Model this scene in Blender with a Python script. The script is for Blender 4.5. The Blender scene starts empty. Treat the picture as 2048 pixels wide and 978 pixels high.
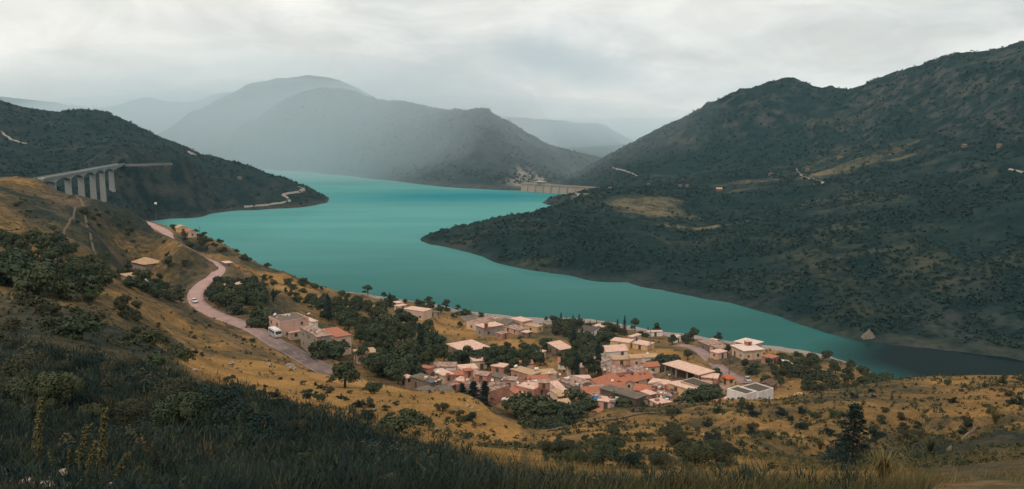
import bpy, bmesh, math, random
import numpy as np
from mathutils import Vector, Matrix, noise as mnoise
random.seed(7)
rng = np.random.default_rng(7)
R = math.radians
scene = bpy.context.scene
C = scene.collection

# ------------------------------------------------------------------ camera
F, CX, CY = 1600.0, 1024.0, 489.0        # focal length and centre for a 2048 x 978 frame
EYE = 108.0                              # eye height above the lake
PITCH = math.atan(219.0 / F)
cam_d = bpy.data.cameras.new('camera')
cam = bpy.data.objects.new('camera', cam_d)
C.objects.link(cam)
cam.location = (0, 0, EYE)
cam.rotation_euler = (R(90) - PITCH, 0, 0)
cam_d.sensor_width = 36.0
cam_d.lens = 36.0 * F / 2048.0
cam_d.clip_start = 0.5
cam_d.clip_end = 30000
scene.camera = cam

# ------------------------------------------------------------------ light
SUN_EL, SUN_AZ = R(52), R(215)           # high, behind the camera to the left, veiled by cloud
sun_d = bpy.data.lights.new('sun', 'SUN')
sun_d.energy = 1.5
sun_d.angle = R(14)
sun_d.color = (1.0, 0.85, 0.70)
sun = bpy.data.objects.new('sun', sun_d)
C.objects.link(sun)
sd = Vector((math.sin(SUN_AZ) * math.cos(SUN_EL), math.cos(SUN_AZ) * math.cos(SUN_EL), math.sin(SUN_EL)))
sun.rotation_euler = (-sd).to_track_quat('-Z', 'Y').to_euler()
sun.location = sd * 900

world = bpy.data.worlds.new('World')
scene.world = world
world.use_nodes = True
wt = world.node_tree
wt.nodes.clear()
def wn(t, **k):
    n = wt.nodes.new(t)
    for a, v in k.items():
        setattr(n, a, v)
    return n
w_out = wn('ShaderNodeOutputWorld')
w_bg = wn('ShaderNodeBackground')
w_sky = wn('ShaderNodeTexSky', sky_type='NISHITA', sun_disc=False, sun_elevation=SUN_EL, sun_rotation=SUN_AZ)
w_sky.air_density = 1.6; w_sky.dust_density = 3.0
w_str = wn('ShaderNodeMix', data_type='RGBA', blend_type='MULTIPLY'); w_str.inputs['Factor'].default_value = 1
w_str.inputs['B'].default_value = (0.1, 0.1, 0.1, 1)
wt.links.new(w_sky.outputs[0], w_str.inputs['A'])
w_tc = wn('ShaderNodeTexCoord')
w_map = wn('ShaderNodeMapping'); w_map.inputs['Scale'].default_value = (1.0, 1.0, 3.2)
w_map.inputs['Location'].default_value = (0.35, 0.1, 0.62)
wt.links.new(w_tc.outputs['Generated'], w_map.inputs['Vector'])
w_n1 = wn('ShaderNodeTexNoise'); w_n1.inputs['Scale'].default_value = 3.2; w_n1.inputs['Detail'].default_value = 7; w_n1.inputs['Roughness'].default_value = 0.52; w_n1.inputs['Distortion'].default_value = 0.35
wt.links.new(w_map.outputs[0], w_n1.inputs['Vector'])
w_r1 = wn('ShaderNodeValToRGB')
w_r1.color_ramp.elements[0].position = 0.36; w_r1.color_ramp.elements[0].color = (0.78, 0.795, 0.775, 1)
w_r1.color_ramp.elements[1].position = 0.60; w_r1.color_ramp.elements[1].color = (1.0, 0.97, 0.91, 1)
wt.links.new(w_n1.outputs['Fac'], w_r1.inputs[0])
# ragged grey undersides at a finer scale
w_map3 = wn('ShaderNodeMapping'); w_map3.inputs['Scale'].default_value = (1.0, 1.0, 2.6); w_map3.inputs['Location'].default_value = (1.3, 0.4, 0.2)
wt.links.new(w_tc.outputs['Generated'], w_map3.inputs['Vector'])
w_n3 = wn('ShaderNodeTexNoise'); w_n3.inputs['Scale'].default_value = 7.5; w_n3.inputs['Detail'].default_value = 8; w_n3.inputs['Roughness'].default_value = 0.6; w_n3.inputs['Distortion'].default_value = 0.6
wt.links.new(w_map3.outputs[0], w_n3.inputs['Vector'])
w_r3 = wn('ShaderNodeMapRange'); w_r3.inputs['From Min'].default_value = 0.36; w_r3.inputs['From Max'].default_value = 0.62; w_r3.inputs['To Min'].default_value = 0.88; w_r3.inputs['To Max'].default_value = 1.06
wt.links.new(w_n3.outputs['Fac'], w_r3.inputs['Value'])
w_tx = wn('ShaderNodeMix', data_type='RGBA', blend_type='MULTIPLY'); w_tx.inputs['Factor'].default_value = 1.0
wt.links.new(w_r1.outputs[0], w_tx.inputs['A']); wt.links.new(w_r3.outputs[0], w_tx.inputs['B'])
# a darker cloud hangs over the gap in the mountains
w_cv = wn('ShaderNodeVectorMath', operation='SUBTRACT'); w_cv.inputs[1].default_value = (0.05, 0.99, 0.088)
w_nd = wn('ShaderNodeTexNoise'); w_nd.inputs['Scale'].default_value = 7; w_nd.inputs['Detail'].default_value = 7
wt.links.new(w_tc.outputs['Generated'], w_nd.inputs['Vector'])
w_add = wn('ShaderNodeVectorMath', operation='MULTIPLY_ADD'); w_add.inputs[1].default_value = (0.26, 0.2, 0.13); w_add.inputs[2].default_value = (-0.13, -0.1, -0.065)
wt.links.new(w_nd.outputs['Color'], w_add.inputs[0])
w_sum = wn('ShaderNodeVectorMath', operation='ADD'); wt.links.new(w_tc.outputs['Generated'], w_sum.inputs[0]); wt.links.new(w_add.outputs[0], w_sum.inputs[1])
wt.links.new(w_sum.outputs[0], w_cv.inputs[0])
w_sc = wn('ShaderNodeVectorMath', operation='MULTIPLY'); w_sc.inputs[1].default_value = (6.0, 1.5, 22.0); wt.links.new(w_cv.outputs[0], w_sc.inputs[0])
w_len = wn('ShaderNodeVectorMath', operation='LENGTH'); wt.links.new(w_sc.outputs[0], w_len.inputs[0])
w_cm = wn('ShaderNodeMapRange', interpolation_type='SMOOTHSTEP'); w_cm.inputs['From Min'].default_value = 0.2; w_cm.inputs['From Max'].default_value = 0.95; w_cm.inputs['To Min'].default_value = 0.85; w_cm.inputs['To Max'].default_value = 0
wt.links.new(w_len.outputs['Value'], w_cm.inputs['Value'])
w_dk = wn('ShaderNodeMix', data_type='RGBA'); w_dk.inputs['B'].default_value = (0.54, 0.605, 0.62, 1)
wt.links.new(w_cm.outputs[0], w_dk.inputs['Factor']); wt.links.new(w_tx.outputs['Result'], w_dk.inputs['A'])
# thin places in the cloud deck let the sky through
w_n2 = wn('ShaderNodeTexNoise'); w_n2.inputs['Scale'].default_value = 1.7; w_n2.inputs['Detail'].default_value = 4
w_map2 = wn('ShaderNodeMapping'); w_map2.inputs['Scale'].default_value = (1.0, 1.0, 2.4); w_map2.inputs['Location'].default_value = (3.1, 1.7, 0.4)
wt.links.new(w_tc.outputs['Generated'], w_map2.inputs['Vector']); wt.links.new(w_map2.outputs[0], w_n2.inputs['Vector'])
w_r2 = wn('ShaderNodeMapRange'); w_r2.inputs['From Min'].default_value = 0.40; w_r2.inputs['From Max'].default_value = 0.62
w_r2.inputs['To Min'].default_value = 0.86; w_r2.inputs['To Max'].default_value = 1.0
wt.links.new(w_n2.outputs['Fac'], w_r2.inputs['Value'])
w_mix = wn('ShaderNodeMix', data_type='RGBA')
wt.links.new(w_r2.outputs[0], w_mix.inputs['Factor'])
wt.links.new(w_str.outputs['Result'], w_mix.inputs['A']); wt.links.new(w_dk.outputs['Result'], w_mix.inputs['B'])
wt.links.new(w_mix.outputs['Result'], w_bg.inputs['Color'])
w_bg.inputs['Strength'].default_value = 1.0
wt.links.new(w_bg.outputs[0], w_out.inputs[0])

vs = scene.view_settings
vs.view_transform = 'Standard'; vs.look = 'None'; vs.gamma = 1.0; vs.exposure = 0.0; vs.use_curve_mapping = False
scene.cycles.max_bounces = 5; scene.cycles.diffuse_bounces = 2; scene.cycles.glossy_bounces = 2
scene.cycles.transmission_bounces = 2; scene.cycles.volume_bounces = 2; scene.cycles.transparent_max_bounces = 8
scene.cycles.use_denoising = True

# ------------------------------------------------------------------ helpers: pixels to places
SP, CP = math.sin(PITCH), math.cos(PITCH)
def ray(px, py):
    a, b = (px - CX) / F, (CY - py) / F
    return (a, CP + b * SP, -SP + b * CP)
def at(px, py, Y):
    d = ray(px, py); t = Y / d[1]
    return Vector((d[0] * t, Y, EYE + d[2] * t))
def wat(px, py, z=0.0):
    d = ray(px, py); t = (z - EYE) / d[2]
    return Vector((d[0] * t, d[1] * t, z))

# ------------------------------------------------------------------ numpy noise
_P = np.random.default_rng(3).permutation(512)
def pn(x, y, seed=0):
    xi = np.floor(x).astype(int); yi = np.floor(y).astype(int)
    xf = x - xi; yf = y - yi
    u = xf * xf * xf * (xf * (xf * 6 - 15) + 10); v = yf * yf * yf * (yf * (yf * 6 - 15) + 10)
    def g(ix, iy, dx, dy):
        h = _P[(_P[(ix + seed * 37) & 511] + iy) & 511] * (2 * math.pi / 512)
        return np.cos(h) * dx + np.sin(h) * dy
    a = g(xi, yi, xf, yf); b = g(xi + 1, yi, xf - 1, yf); c = g(xi, yi + 1, xf, yf - 1); d = g(xi + 1, yi + 1, xf - 1, yf - 1)
    return (a + u * (b - a)) * (1 - v) + (c + u * (d - c)) * v
def fbm(x, y, octv=4, seed=0, gain=0.5):
    s = 0; a = 1.0
    for o in range(octv):
        s = s + a * pn(x * 2 ** o, y * 2 ** o, seed + o); a *= gain
    return s
def ridged(x, y, octv=4, seed=0):
    s = 0; a = 1.0
    for o in range(octv):
        s = s + a * (0.5 - np.abs(pn(x * 2 ** o, y * 2 ** o, seed + o)) * 1.6); a *= 0.5
    return s
def smooth(a, b, x):
    t = np.clip((x - a) / (b - a), 0, 1); return t * t * (3 - 2 * t)

# ------------------------------------------------------------------ terrain sheets (thin-plate surfaces through measured points)
class Sheet:
    KY = 0.6
    def __init__(self, pts, smoothing=1e-4):
        # pts: list of world Vectors; the surface interpolates slope (EYE - z) / y over (x / y, log y)
        P = np.array([(p[0] / p[1], math.log(p[1]) * self.KY, (EYE - p[2]) / p[1]) for p in pts])
        _, idx = np.unique(np.round(P[:, :2], 4), axis=0, return_index=True)
        P = P[np.sort(idx)]
        self.c = P[:, :2]; n = len(P)
        d = np.linalg.norm(self.c[:, None] - self.c[None], axis=2)
        K = self.phi(d) + smoothing * np.eye(n)
        A = np.zeros((n + 3, n + 3)); A[:n, :n] = K; A[:n, n] = 1; A[:n, n + 1:] = self.c; A[n, :n] = 1; A[n + 1:, :n] = self.c.T
        self.w = np.linalg.solve(A, np.concatenate([P[:, 2], [0, 0, 0]]))
        self.relief = None
    @staticmethod
    def phi(r):
        return np.where(r > 1e-9, r * r * np.log(np.maximum(r, 1e-9)), 0)
    def base(self, x, y):
        u = x / y; v = np.log(y) * self.KY
        sh = u.shape; u = u.ravel(); v = v.ravel(); n = len(self.c)
        s = self.w[n] + self.w[n + 1] * u + self.w[n + 2] * v
        for k in range(n):
            r2 = (u - self.c[k, 0]) ** 2 + (v - self.c[k, 1]) ** 2 + 1e-12
            s += self.w[k] * 0.5 * r2 * np.log(r2)
        return (EYE - s * y.ravel()).reshape(sh)
    def z(self, x, y):
        x = np.asarray(x, float); y = np.asarray(y, float)
        z = self.base(x, y)
        return z + self.relief(x, y, z) if self.relief else z

def mesh_from(name, verts, faces, mat=None, smooth_shade=False, attrs=None):
    """verts (n,3) array, faces (m,3|4) int array"""
    me = bpy.data.meshes.new(name)
    verts = np.asarray(verts, np.float32); faces = np.asarray(faces, np.int32)
    k = faces.shape[1]
    me.vertices.add(len(verts)); me.vertices.foreach_set('co', verts.ravel())
    me.loops.add(faces.size); me.loops.foreach_set('vertex_index', faces.ravel())
    me.polygons.add(len(faces)); me.polygons.foreach_set('loop_start', np.arange(0, faces.size, k, dtype=np.int32))
    if smooth_shade:
        me.polygons.foreach_set('use_smooth', np.ones(len(faces), bool))
    for an, av in (attrs or {}).items():
        a = me.attributes.new(an, 'FLOAT', 'POINT'); a.data.foreach_set('value', np.asarray(av, np.float32).ravel())
    me.update(calc_edges=True)
    if mat: me.materials.append(mat)
    return me
def link(name, me, parent=None, **props):
    o = bpy.data.objects.new(name, me); C.objects.link(o)
    if parent: o.parent = parent
    for k, v in props.items(): o[k] = v
    return o
def grid_faces(nr, nc, keep=None):
    i = np.arange(nr * nc).reshape(nr, nc)
    f = np.stack([i[:-1, :-1], i[:-1, 1:], i[1:, 1:], i[1:, :-1]], -1).reshape(-1, 4)
    if keep is not None:
        k = keep.ravel()[f].any(1); f = f[k]
    return f

# ------------------------------------------------------------------ materials
def new_mat(name):
    m = bpy.data.materials.new(name); m.use_nodes = True
    nt = m.node_tree; b = nt.nodes['Principled BSDF']
    b.inputs['Roughness'].default_value = 0.9
    b.inputs['Specular IOR Level'].default_value = 0.2
    return m, nt, b
def N(nt, t, **k):
    n = nt.nodes.new(t)
    for a, v in k.items():
        if a in n.inputs: n.inputs[a].default_value = v
        else: setattr(n, a, v)
    return n
def nz(nt, scale, detail=4, rough=0.55, vec=None, dist=0.0):
    n = N(nt, 'ShaderNodeTexNoise'); n.inputs['Scale'].default_value = scale; n.inputs['Detail'].default_value = detail
    n.inputs['Roughness'].default_value = rough; n.inputs['Distortion'].default_value = dist
    if vec: nt.links.new(vec, n.inputs['Vector'])
    return n.outputs['Fac']
def mr(nt, v, a, b, c=0.0, d=1.0):
    n = N(nt, 'ShaderNodeMapRange'); nt.links.new(v, n.inputs['Value'])
    for k, x in zip(('From Min', 'From Max', 'To Min', 'To Max'), (a, b, c, d)): n.inputs[k].default_value = x
    return n.outputs[0]
def mixc(nt, f, a, b, mode='MIX'):
    n = N(nt, 'ShaderNodeMix', data_type='RGBA', blend_type=mode)
    for s, v in (('Factor', f), ('A', a), ('B', b)):
        if isinstance(v, (int, float)): n.inputs[s].default_value = v
        elif isinstance(v, tuple): n.inputs[s].default_value = v + (1,) if len(v) == 3 else v
        else: nt.links.new(v, n.inputs[s])
    return n.outputs['Result']
def mth(nt, op, a, b=0.0):
    n = N(nt, 'ShaderNodeMath', operation=op)
    for i, v in enumerate((a, b)):
        if isinstance(v, (int, float)): n.inputs[i].default_value = v
        else: nt.links.new(v, n.inputs[i])
    return n.outputs[0]
def bump(nt, b, h, strength=0.4, dist=0.3):
    n = N(nt, 'ShaderNodeBump'); n.inputs['Strength'].default_value = strength; n.inputs['Distance'].default_value = dist
    nt.links.new(h, n.inputs['Height']); nt.links.new(n.outputs[0], b.inputs['Normal'])
def attr(nt, name):
    return N(nt, 'ShaderNodeAttribute', attribute_name=name).outputs['Fac']
def pos(nt, scale=(1, 1, 1)):
    g = N(nt, 'ShaderNodeNewGeometry'); m = N(nt, 'ShaderNodeMapping'); m.inputs['Scale'].default_value = scale
    nt.links.new(g.outputs['Position'], m.inputs['Vector']); return m.outputs[0]
# ------------------------------------------------------------------ near bank: measured points (column px: (py, distance) seen, (None, distance, height) hidden)
H_ = None
colsA = {
 -250: [(990,11),(850,22),(690,45),(560,120),(480,200),(400,310),(340,420),(H_,560,60),(H_,800,40)],
 0:   [(990,11),(850,22),(690,45),(560,130),(480,220),(400,330),(357,430),(H_,520,62),(H_,650,38),(H_,850,30)],
 60: [(480,235),(420,335),(352,440)],
 85: [(420,345),(357,442)],
 115: [(395,432)],
 100: [(990,11),(850,24),(705,52),(590,125),(520,220),(450,310),(405,390),(372,438),(H_,520,56),(H_,650,32),(H_,850,24)],
 200: [(990,11),(850,25),(720,60),(640,110),(575,200),(525,270),(470,340),(420,400),(404,425),(H_,520,48),(H_,650,25),(H_,800,20)],
 250: [(990,11),(855,25),(740,55),(665,100),(610,160),(572,225),(553,290),(545,340),(510,385),(450,415),(424,430),(H_,520,47),(H_,650,24),(H_,800,14)],
 300: [(990,11),(860,25),(760,50),(690,90),(640,150),(590,235),(H_,275,51),(H_,305,46.5),(562,345),(547,370),(500,400),(453,430),(447,506),(H_,600,35),(H_,800,7),(H_,950,-5)],
 340: [(865,25),(775,50),(735,100),(735,165),(665,195),(603,243),(H_,280,49),(H_,305,46.5),(580,335),(545,375),(500,404),(481,420),(H_,446,47.3),(471,464),(455,540),(H_,650,28),(H_,800,4),(H_,950,-6)],
 370: [(560,350),(520,380),(500,396),(H_,420,47)],
 395: [(548,352),(521,372)],
 400: [(990,11),(870,25),(800,55),(748,120),(735,165),(728,177),(690,200),(655,225),(628,250),(H_,272,45.5),(H_,292,44),(598,312),(568,343),(H_,392,47),(498,440),(480,500),(470,560),(H_,700,12),(H_,850,-5)],
 440: [(745,130),(735,165),(728,178),(695,202),(645,245),(H_,265,44.5),(630,290),(600,325),(560,352),(535,374),(510,410),(490,490),(486,520),(H_,650,12),(H_,800,-5)],
 500: [(990,11),(880,25),(812,52),(775,90),(745,140),(735,165),(728,180),(700,205),(683,225),(H_,246,43),(648,275),(620,295),(590,325),(560,370),(540,420),(525,470),(517,500),(H_,600,8),(H_,720,-6)],
 600: [(990,11),(890,25),(828,52),(788,90),(750,140),(738,165),(H_,185,52.5),(735,215),(722,232),(712,245),(690,262),(650,300),(620,340),(590,390),(570,430),(556,470),(H_,545,5),(H_,620,-6)],
 700: [(990,11),(900,25),(845,52),(803,90),(770,140),(760,168),(H_,190,46),(H_,215,40),(732,240),(715,255),(680,290),(640,350),(610,410),(595,460),(590,490),(H_,560,-2),(H_,640,-8)],
 800: [(990,11),(905,25),(858,52),(822,88),(790,128),(778,160),(H_,185,46),(H_,208,40),(752,232),(710,270),(680,310),(645,370),(620,420),(607,470),(602,497),(H_,535,-2),(H_,620,-8)],
 900: [(990,11),(915,25),(872,50),(842,85),(815,122),(805,147),(H_,170,49),(H_,192,42),(790,210),(755,245),(720,285),(690,330),(660,385),(635,440),(624,472),(H_,515,-2),(H_,600,-8)],
 1000:[(990,10),(930,24),(887,50),(862,80),(847,105),(838,122),(H_,150,52),(H_,175,44),(828,195),(790,225),(750,265),(700,325),(665,385),(643,440),(636,460),(H_,500,-2),(H_,600,-8)],
 1050:[(990,10),(940,23),(903,45),(895,62),(H_,85,66),(H_,110,53),(H_,150,41),(845,190),(810,215),(H_,500,-3)],
 1100:[(990,10),(950,20),(918,35),(895,50),(878,62),(869,70),(868,77),(H_,93,67),(H_,120,52),(H_,160,40),(H_,185,37),(830,210),(790,240),(740,280),(700,325),(660,395),(645,445),(H_,495,-2),(H_,600,-8)],
 1150:[(885,56),(860,70),(848,80),(846,87),(H_,104,61),(H_,140,45),(H_,180,36)],
 1250:[(858,66),(836,84),(825,93),(821,99),(821,105),(H_,126,59),(H_,160,42)],
 1200:[(990,12),(930,28),(880,50),(848,75),(834,86),(829,92),(828,98),(H_,118,61),(H_,150,44),(H_,195,34),(815,220),(770,255),(720,300),(690,340),(665,390),(652,432),(H_,480,-2),(H_,580,-8)],
 1300:[(990,12),(920,30),(870,55),(842,80),(828,90),(820,97),(818,103),(818,109),(H_,130,59),(H_,165,42),(H_,205,33),(805,228),(765,262),(720,305),(690,350),(673,405),(H_,455,-2),(H_,560,-8)],
 1400:[(990,13),(910,33),(860,58),(834,84),(820,95),(810,103),(807,110),(807,117),(H_,142,58),(H_,177,45.5),(H_,215,33),(790,235),(755,270),(715,315),(695,355),(683,400),(H_,440,-2),(H_,540,-8)],
 1350:[(838,82),(822,94),(813,103),(811,110),(H_,132,59)],
 1450:[(830,86),(812,100),(803,110),(801,118),(H_,142,58)],
 1500:[(990,14),(900,35),(850,60),(822,92),(806,121),(H_,146,57),(H_,182,44.5),(H_,220,32),(795,240),(750,280),(720,320),(705,350),(698,385),(H_,425,-2),(H_,520,-8)],
 1600:[(990,14),(900,36),(845,65),(812,95),(794,126),(H_,152,56),(H_,190,42.5),(H_,230,30),(770,260),(740,295),(715,340),(709,370),(H_,412,-2),(H_,500,-8)],
 1700:[(990,15),(900,38),(840,70),(800,100),(775,131),(H_,160,54),(H_,200,40),(H_,248,26),(760,275),(740,310),(731,350),(H_,395,-3),(H_,480,-8)],
 1800:[(990,15),(900,38),(840,70),(795,105),(760,146),(H_,182,49),(H_,230,31),(H_,285,14),(H_,335,2),(H_,385,-6)],
 1900:[(990,14),(905,32),(842,65),(795,100),(756,150),(H_,188,47),(H_,240,28),(H_,295,11),(H_,340,0),(H_,385,-7)],
 2048:[(990,13),(890,30),(830,58),(790,95),(752,152),(H_,192,46),(H_,250,25),(H_,305,9),(H_,355,-4)],
 2300:[(990,12),(880,28),(820,55),(780,95),(740,155),(H_,200,44),(H_,260,22),(H_,320,6),(H_,370,-5)],
}
def col_points(cols):
    out = []
    for px, lst in cols.items():
        for e in lst:
            if e[0] is None:
                out.append(Vector(((px - CX) / F * e[1], e[1], e[2])))
            else:
                out.append(at(px, e[0], e[1]))
    return out
ptsA = col_points(colsA)
for px in (-400, 200, 800, 1400, 2000, 2400):
    ptsA.append(Vector(((px - CX) / F * 3, 3.0, 106.0)))
    ptsA.append(Vector(((px - CX) / F * 6, 6.0, 105.0)))
A = Sheet(ptsA)
def reliefA(x, y, z):
    k = smooth(15, 120, y)
    n = fbm(x / 38, y / 38, 4, 1) * (0.5 + 1.0 * smooth(130, 220, y)) * k + fbm(x / 9, y / 9, 3, 5) * 0.45 * smooth(8, 60, y)
    n = n + fbm(x / 2.2, y / 2.2, 2, 9) * 0.10 * (1 - smooth(60, 160, y))
    # gullies run down the left hill and the right spur
    gl = smooth(-60, -130, x) * smooth(150, 260, y) * (1 - smooth(430, 520, y))
    n = n + (ridged((x + y * 0.25) / 30, y / 130, 3, 12) - 0.55) * 4.0 * gl
    gr = smooth(5, 25, x) * smooth(22, 42, y) * (1 - smooth(74, 98, y))
    n = n + (ridged((x - y * 0.55) / 11, (y + x * .3) / 45, 3, 22) - 0.62) * 2.8 * gr
    return n * smooth(-3, 3, z)
A.relief = reliefA

# road centreline: pixel and road height -> place
def on_plane(px, py, z): return wat(px, py, z)
road_px = [(262,437,53.5),(284,443,52.5),(302,449,52),(320,457,51),(334,466,50),(336,474,49.5),(343,486,47.7),(364,499,47.1),(384,510,47.2),(404,518,47.2),(428,528,46.5),(438,539,46),(428,553,45.5),(408,566,45),(393,582,44.5),(391,598,44),(404,613,43.5),(430,628,43),(470,643,42.5),(512,660,42),(548,683,41.5),(590,706,40.8),(640,735,40.0),(700,768,39.2),(770,800,38.5),(850,828,37.5)]
def catmull(P, n=12):
    P = [Vector(p) for p in P]; out = []
    for i in range(len(P) - 1):
        a, b, c, d = P[max(i - 1, 0)], P[i], P[i + 1], P[min(i + 2, len(P) - 1)]
        for k in range(n):
            t = k / n
            out.append(0.5 * ((2 * b) + (c - a) * t + (2 * a - 5 * b + 4 * c - d) * t * t + (3 * b - a - 3 * c + d) * t ** 3))
    out.append(P[-1]); return out
ROAD = catmull([on_plane(*p) for p in road_px])
def ground0(px, py, Y0=20, Y1=560):
    """first place where the sight line through a pixel meets the near bank"""
    d = ray(px, py); Y = np.exp(np.linspace(math.log(Y0), math.log(Y1), 900)); t = Y / d[1]
    zz = EYE + d[2] * t; g = A.z(d[0] * t, Y)
    k = np.argmax(g >= zz)
    return Vector((d[0] * t[k], Y[k], g[k]))
street_px = [(1352,690),(1392,700),(1425,716),(1452,736),(1478,754),(1500,766)]
lane_px = [(985,832),(1010,842),(1034,850)]
def lane_points(px, n=10):
    return catmull([ground0(a, b, 150) for a, b in px], n)
STREET = lane_points(street_px)
for i, p in enumerate(STREET): p.z = STREET[0].z + (STREET[-1].z - STREET[0].z) * i / (len(STREET) - 1)
LEVELS = []      # (points array, half width, blend width): the ground is benched to these
def bench(P, hw, bw, dz=0.12): LEVELS.append((np.array([(p.x, p.y, p.z - dz) for p in P]), hw, bw))
bench(ROAD, 4.2, 7); bench(STREET, 3.4, 5)
SPUR = catmull([at(*p) for p in [(296,460,428),(318,466,422),(335,475,408),(352,484,388),(368,496,366)]], 8)   # the grassy nose the road bends round
PADS = []        # (x, y, radius, z): building platforms
def apply_levels(x, y, z):
    sh = x.shape; x = x.ravel(); y = y.ravel(); z = z.ravel().copy()
    for P, hw, bw in LEVELS:
        m = (x > P[:, 0].min() - 20) & (x < P[:, 0].max() + 20) & (y > P[:, 1].min() - 20) & (y < P[:, 1].max() + 20)
        idx = np.where(m)[0]
        for s in range(0, len(idx), 20000):
            ii = idx[s:s + 20000]
            d2 = (x[ii, None] - P[None, :, 0]) ** 2 + (y[ii, None] - P[None, :, 1]) ** 2
            j = d2.argmin(1); d = np.sqrt(d2[np.arange(len(ii)), j])
            w = 1 - smooth(hw, hw + bw, d)
            z[ii] = z[ii] * (1 - w) + P[j, 2] * w
    for (cx, cy, r, pz) in PADS:
        m = np.where((np.abs(x - cx) < r * 1.6) & (np.abs(y - cy) < r * 1.6))[0]
        d = np.hypot(x[m] - cx, y[m] - cy); w = 1 - smooth(r, r * 1.5, d)
        z[m] = z[m] * (1 - w) + pz * w
    S = np.array([tuple(p) for p in SPUR]); ii = np.where((x > S[:, 0].min() - 30) & (x < S[:, 0].max() + 30) & (y > S[:, 1].min() - 30) & (y < S[:, 1].max() + 30))[0]
    if len(ii):
        d2 = np.sqrt((x[ii, None] - S[None, :, 0]) ** 2 + (y[ii, None] - S[None, :, 1]) ** 2 + 4.0) - 2.0
        z[ii] = np.maximum(z[ii], (S[None, :, 2] - 0.78 * d2).max(1) + 0.6 * fbm(x[ii] / 9, y[ii] / 9, 3, 19))
    return z.reshape(sh)
def gz(x, y):
    """ground height of the near bank"""
    xa = np.atleast_1d(np.asarray(x, float)); ya = np.atleast_1d(np.asarray(y, float))
    r = apply_levels(xa, ya, A.z(xa, ya))
    return r if np.ndim(x) else float(r[0])
def ground(px, py, Y0=20, Y1=620):
    d = ray(px, py); Y = np.exp(np.linspace(math.log(Y0), math.log(Y1), 1100)); t = Y / d[1]
    zz = EYE + d[2] * t; g = gz(d[0] * t, Y)
    k = int(np.argmax(g >= zz))
    return Vector((d[0] * t[k], Y[k], g[k]))
# ------------------------------------------------------------------ far sheets
def shore(lst, push, zdeep):
    """shoreline points plus a drowned point further out (push metres along the view)"""
    out = []
    for px, py in lst:
        p = wat(px, py); out.append(p)
        k = (p.y + push) / p.y
        out.append(Vector((p.x * k, p.y * k, zdeep)))
    return out
# left headland
ptsB = shore([(300,441),(340,437),(420,428),(480,421),(540,418),(600,415),(640,408)], -90, -10)
ptsB += [wat(656,402), Vector((wat(700,400).x, 1310, -14)), Vector((wat(700,370).x, 1700, -14))]
ptsB += [at(*p) for p in [(-200,150,1500),(-60,185,1480),(0,203,1450),(50,222,1480),(130,225,1500),(205,225,1500),(240,240,1480),(300,275,1450),(350,295,1420),(385,309,1400),(440,320,1370),(500,331,1350),(540,347,1330),(600,372,1295),(640,394,1292),
   (265,329,1020),(340,326,1080),(375,322,1130),(100,300,1200),(0,300,1150),(200,290,1250),(300,318,1130),(300,400,1020),(400,400,1100),(500,400,1180),(450,362,1220),(380,342,1220),(560,392,1220),(60,340,1000),(120,347,1050),(0,352,900),(160,330,1100),(222,331,1010)]]
ptsB += [Vector(((px - CX) / F * y, y, z)) for px, y, z in [(137,753,29),(163,800,27),(186,853,26),(206,901,28),(225,948,46),(106,703,40),(60,640,52),(-250,900,60),(-250,620,50),(0,620,40),(300,620,2),(200,620,15),(300,800,-4),(250,780,8),
   (-250,2100,90),(0,2100,90),(200,2100,70),(400,1900,20),(540,1750,-8),(600,1600,-10),(300,2100,40)]]
SB = Sheet(ptsB, 3e-5)
SB.relief = lambda x, y, z: (fbm(x / 130, y / 130, 5, 31) * 9 + (ridged(x / 90, y / 220, 3, 33) - 0.5) * 6) * smooth(0, 25, z) + fbm(x / 30, y / 30, 3, 35) * 2.2 * smooth(-4, 5, z)
# right bank and its mountain
low = [(880,492),(960,512),(985,523),(1100,546),(1200,563),(1300,578),(1400,596),(1500,616),(1580,641),(1640,662),(1720,682),(1800,692),(1900,701),(1980,711),(2048,720),(2300,750)]
ptsC = shore(low, -40, -9) + [wat(843,483), wat(858,468), Vector((wat(800,478).x, 840, -10))]
ptsC += [at(*p) for p in [(920,453,862),(1000,436,870),(1060,423,910),(1092,413,960),(1150,396,1100),(1100,480,710),(1200,500,670),(1200,440,820),(1300,400,950),(1300,480,725),(1300,540,625),(1400,380,1100),(1400,450,860),(1400,520,650),
  (1600,550,540),(1600,450,720),(1600,380,1000),(1600,340,1250),(1600,260,1600),(1600,163,1900),(1500,540,590),(1500,450,780),(1500,380,1050),(1500,340,1300),(1500,260,1650),(1500,172,1900),
  (1700,600,470),(1700,500,580),(1700,400,850),(1700,320,1200),(1700,240,1550),(1700,174,1850),(1670,176,1860),(1620,167,1890),(1570,159,1910),(1740,161,1800),(1800,640,440),(1800,560,500),(1800,450,640),(1800,350,950),(1800,250,1350),(1800,145,1700),(1870,123,1640),
  (1950,650,420),(1950,560,470),(1950,450,590),(1950,320,900),(1950,200,1250),(1940,101,1560),(2048,640,420),(2048,540,480),(2048,430,580),(2048,300,850),(2048,190,1150),(2048,88,1450),(2300,600,430),(2300,450,560),(2300,300,800),(2300,150,1100),(2300,50,1350),
  (1165,379,1620),(1220,333,1690),(1280,292,1760),(1350,250,1830),(1420,211,1890),(1250,375,1400),(1300,340,1560),(1350,372,1300),(1400,310,1610),(1100,399,1270),(1150,388,1330),(1200,377,1380)]]
ptsC += [Vector(((px - CX) / F * y, y, z)) for px, y, z in [(920,960,-8),(1000,1010,-10),(1060,1080,-10),(1085,1230,-10),(1090,1400,-10),(1120,1440,-6),(1130,1700,6),(1150,1800,12),(1220,2300,25),(1350,2400,50),(1500,2450,110),(1700,2400,110),(2000,2100,120),(2300,1900,120)]]
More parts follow.
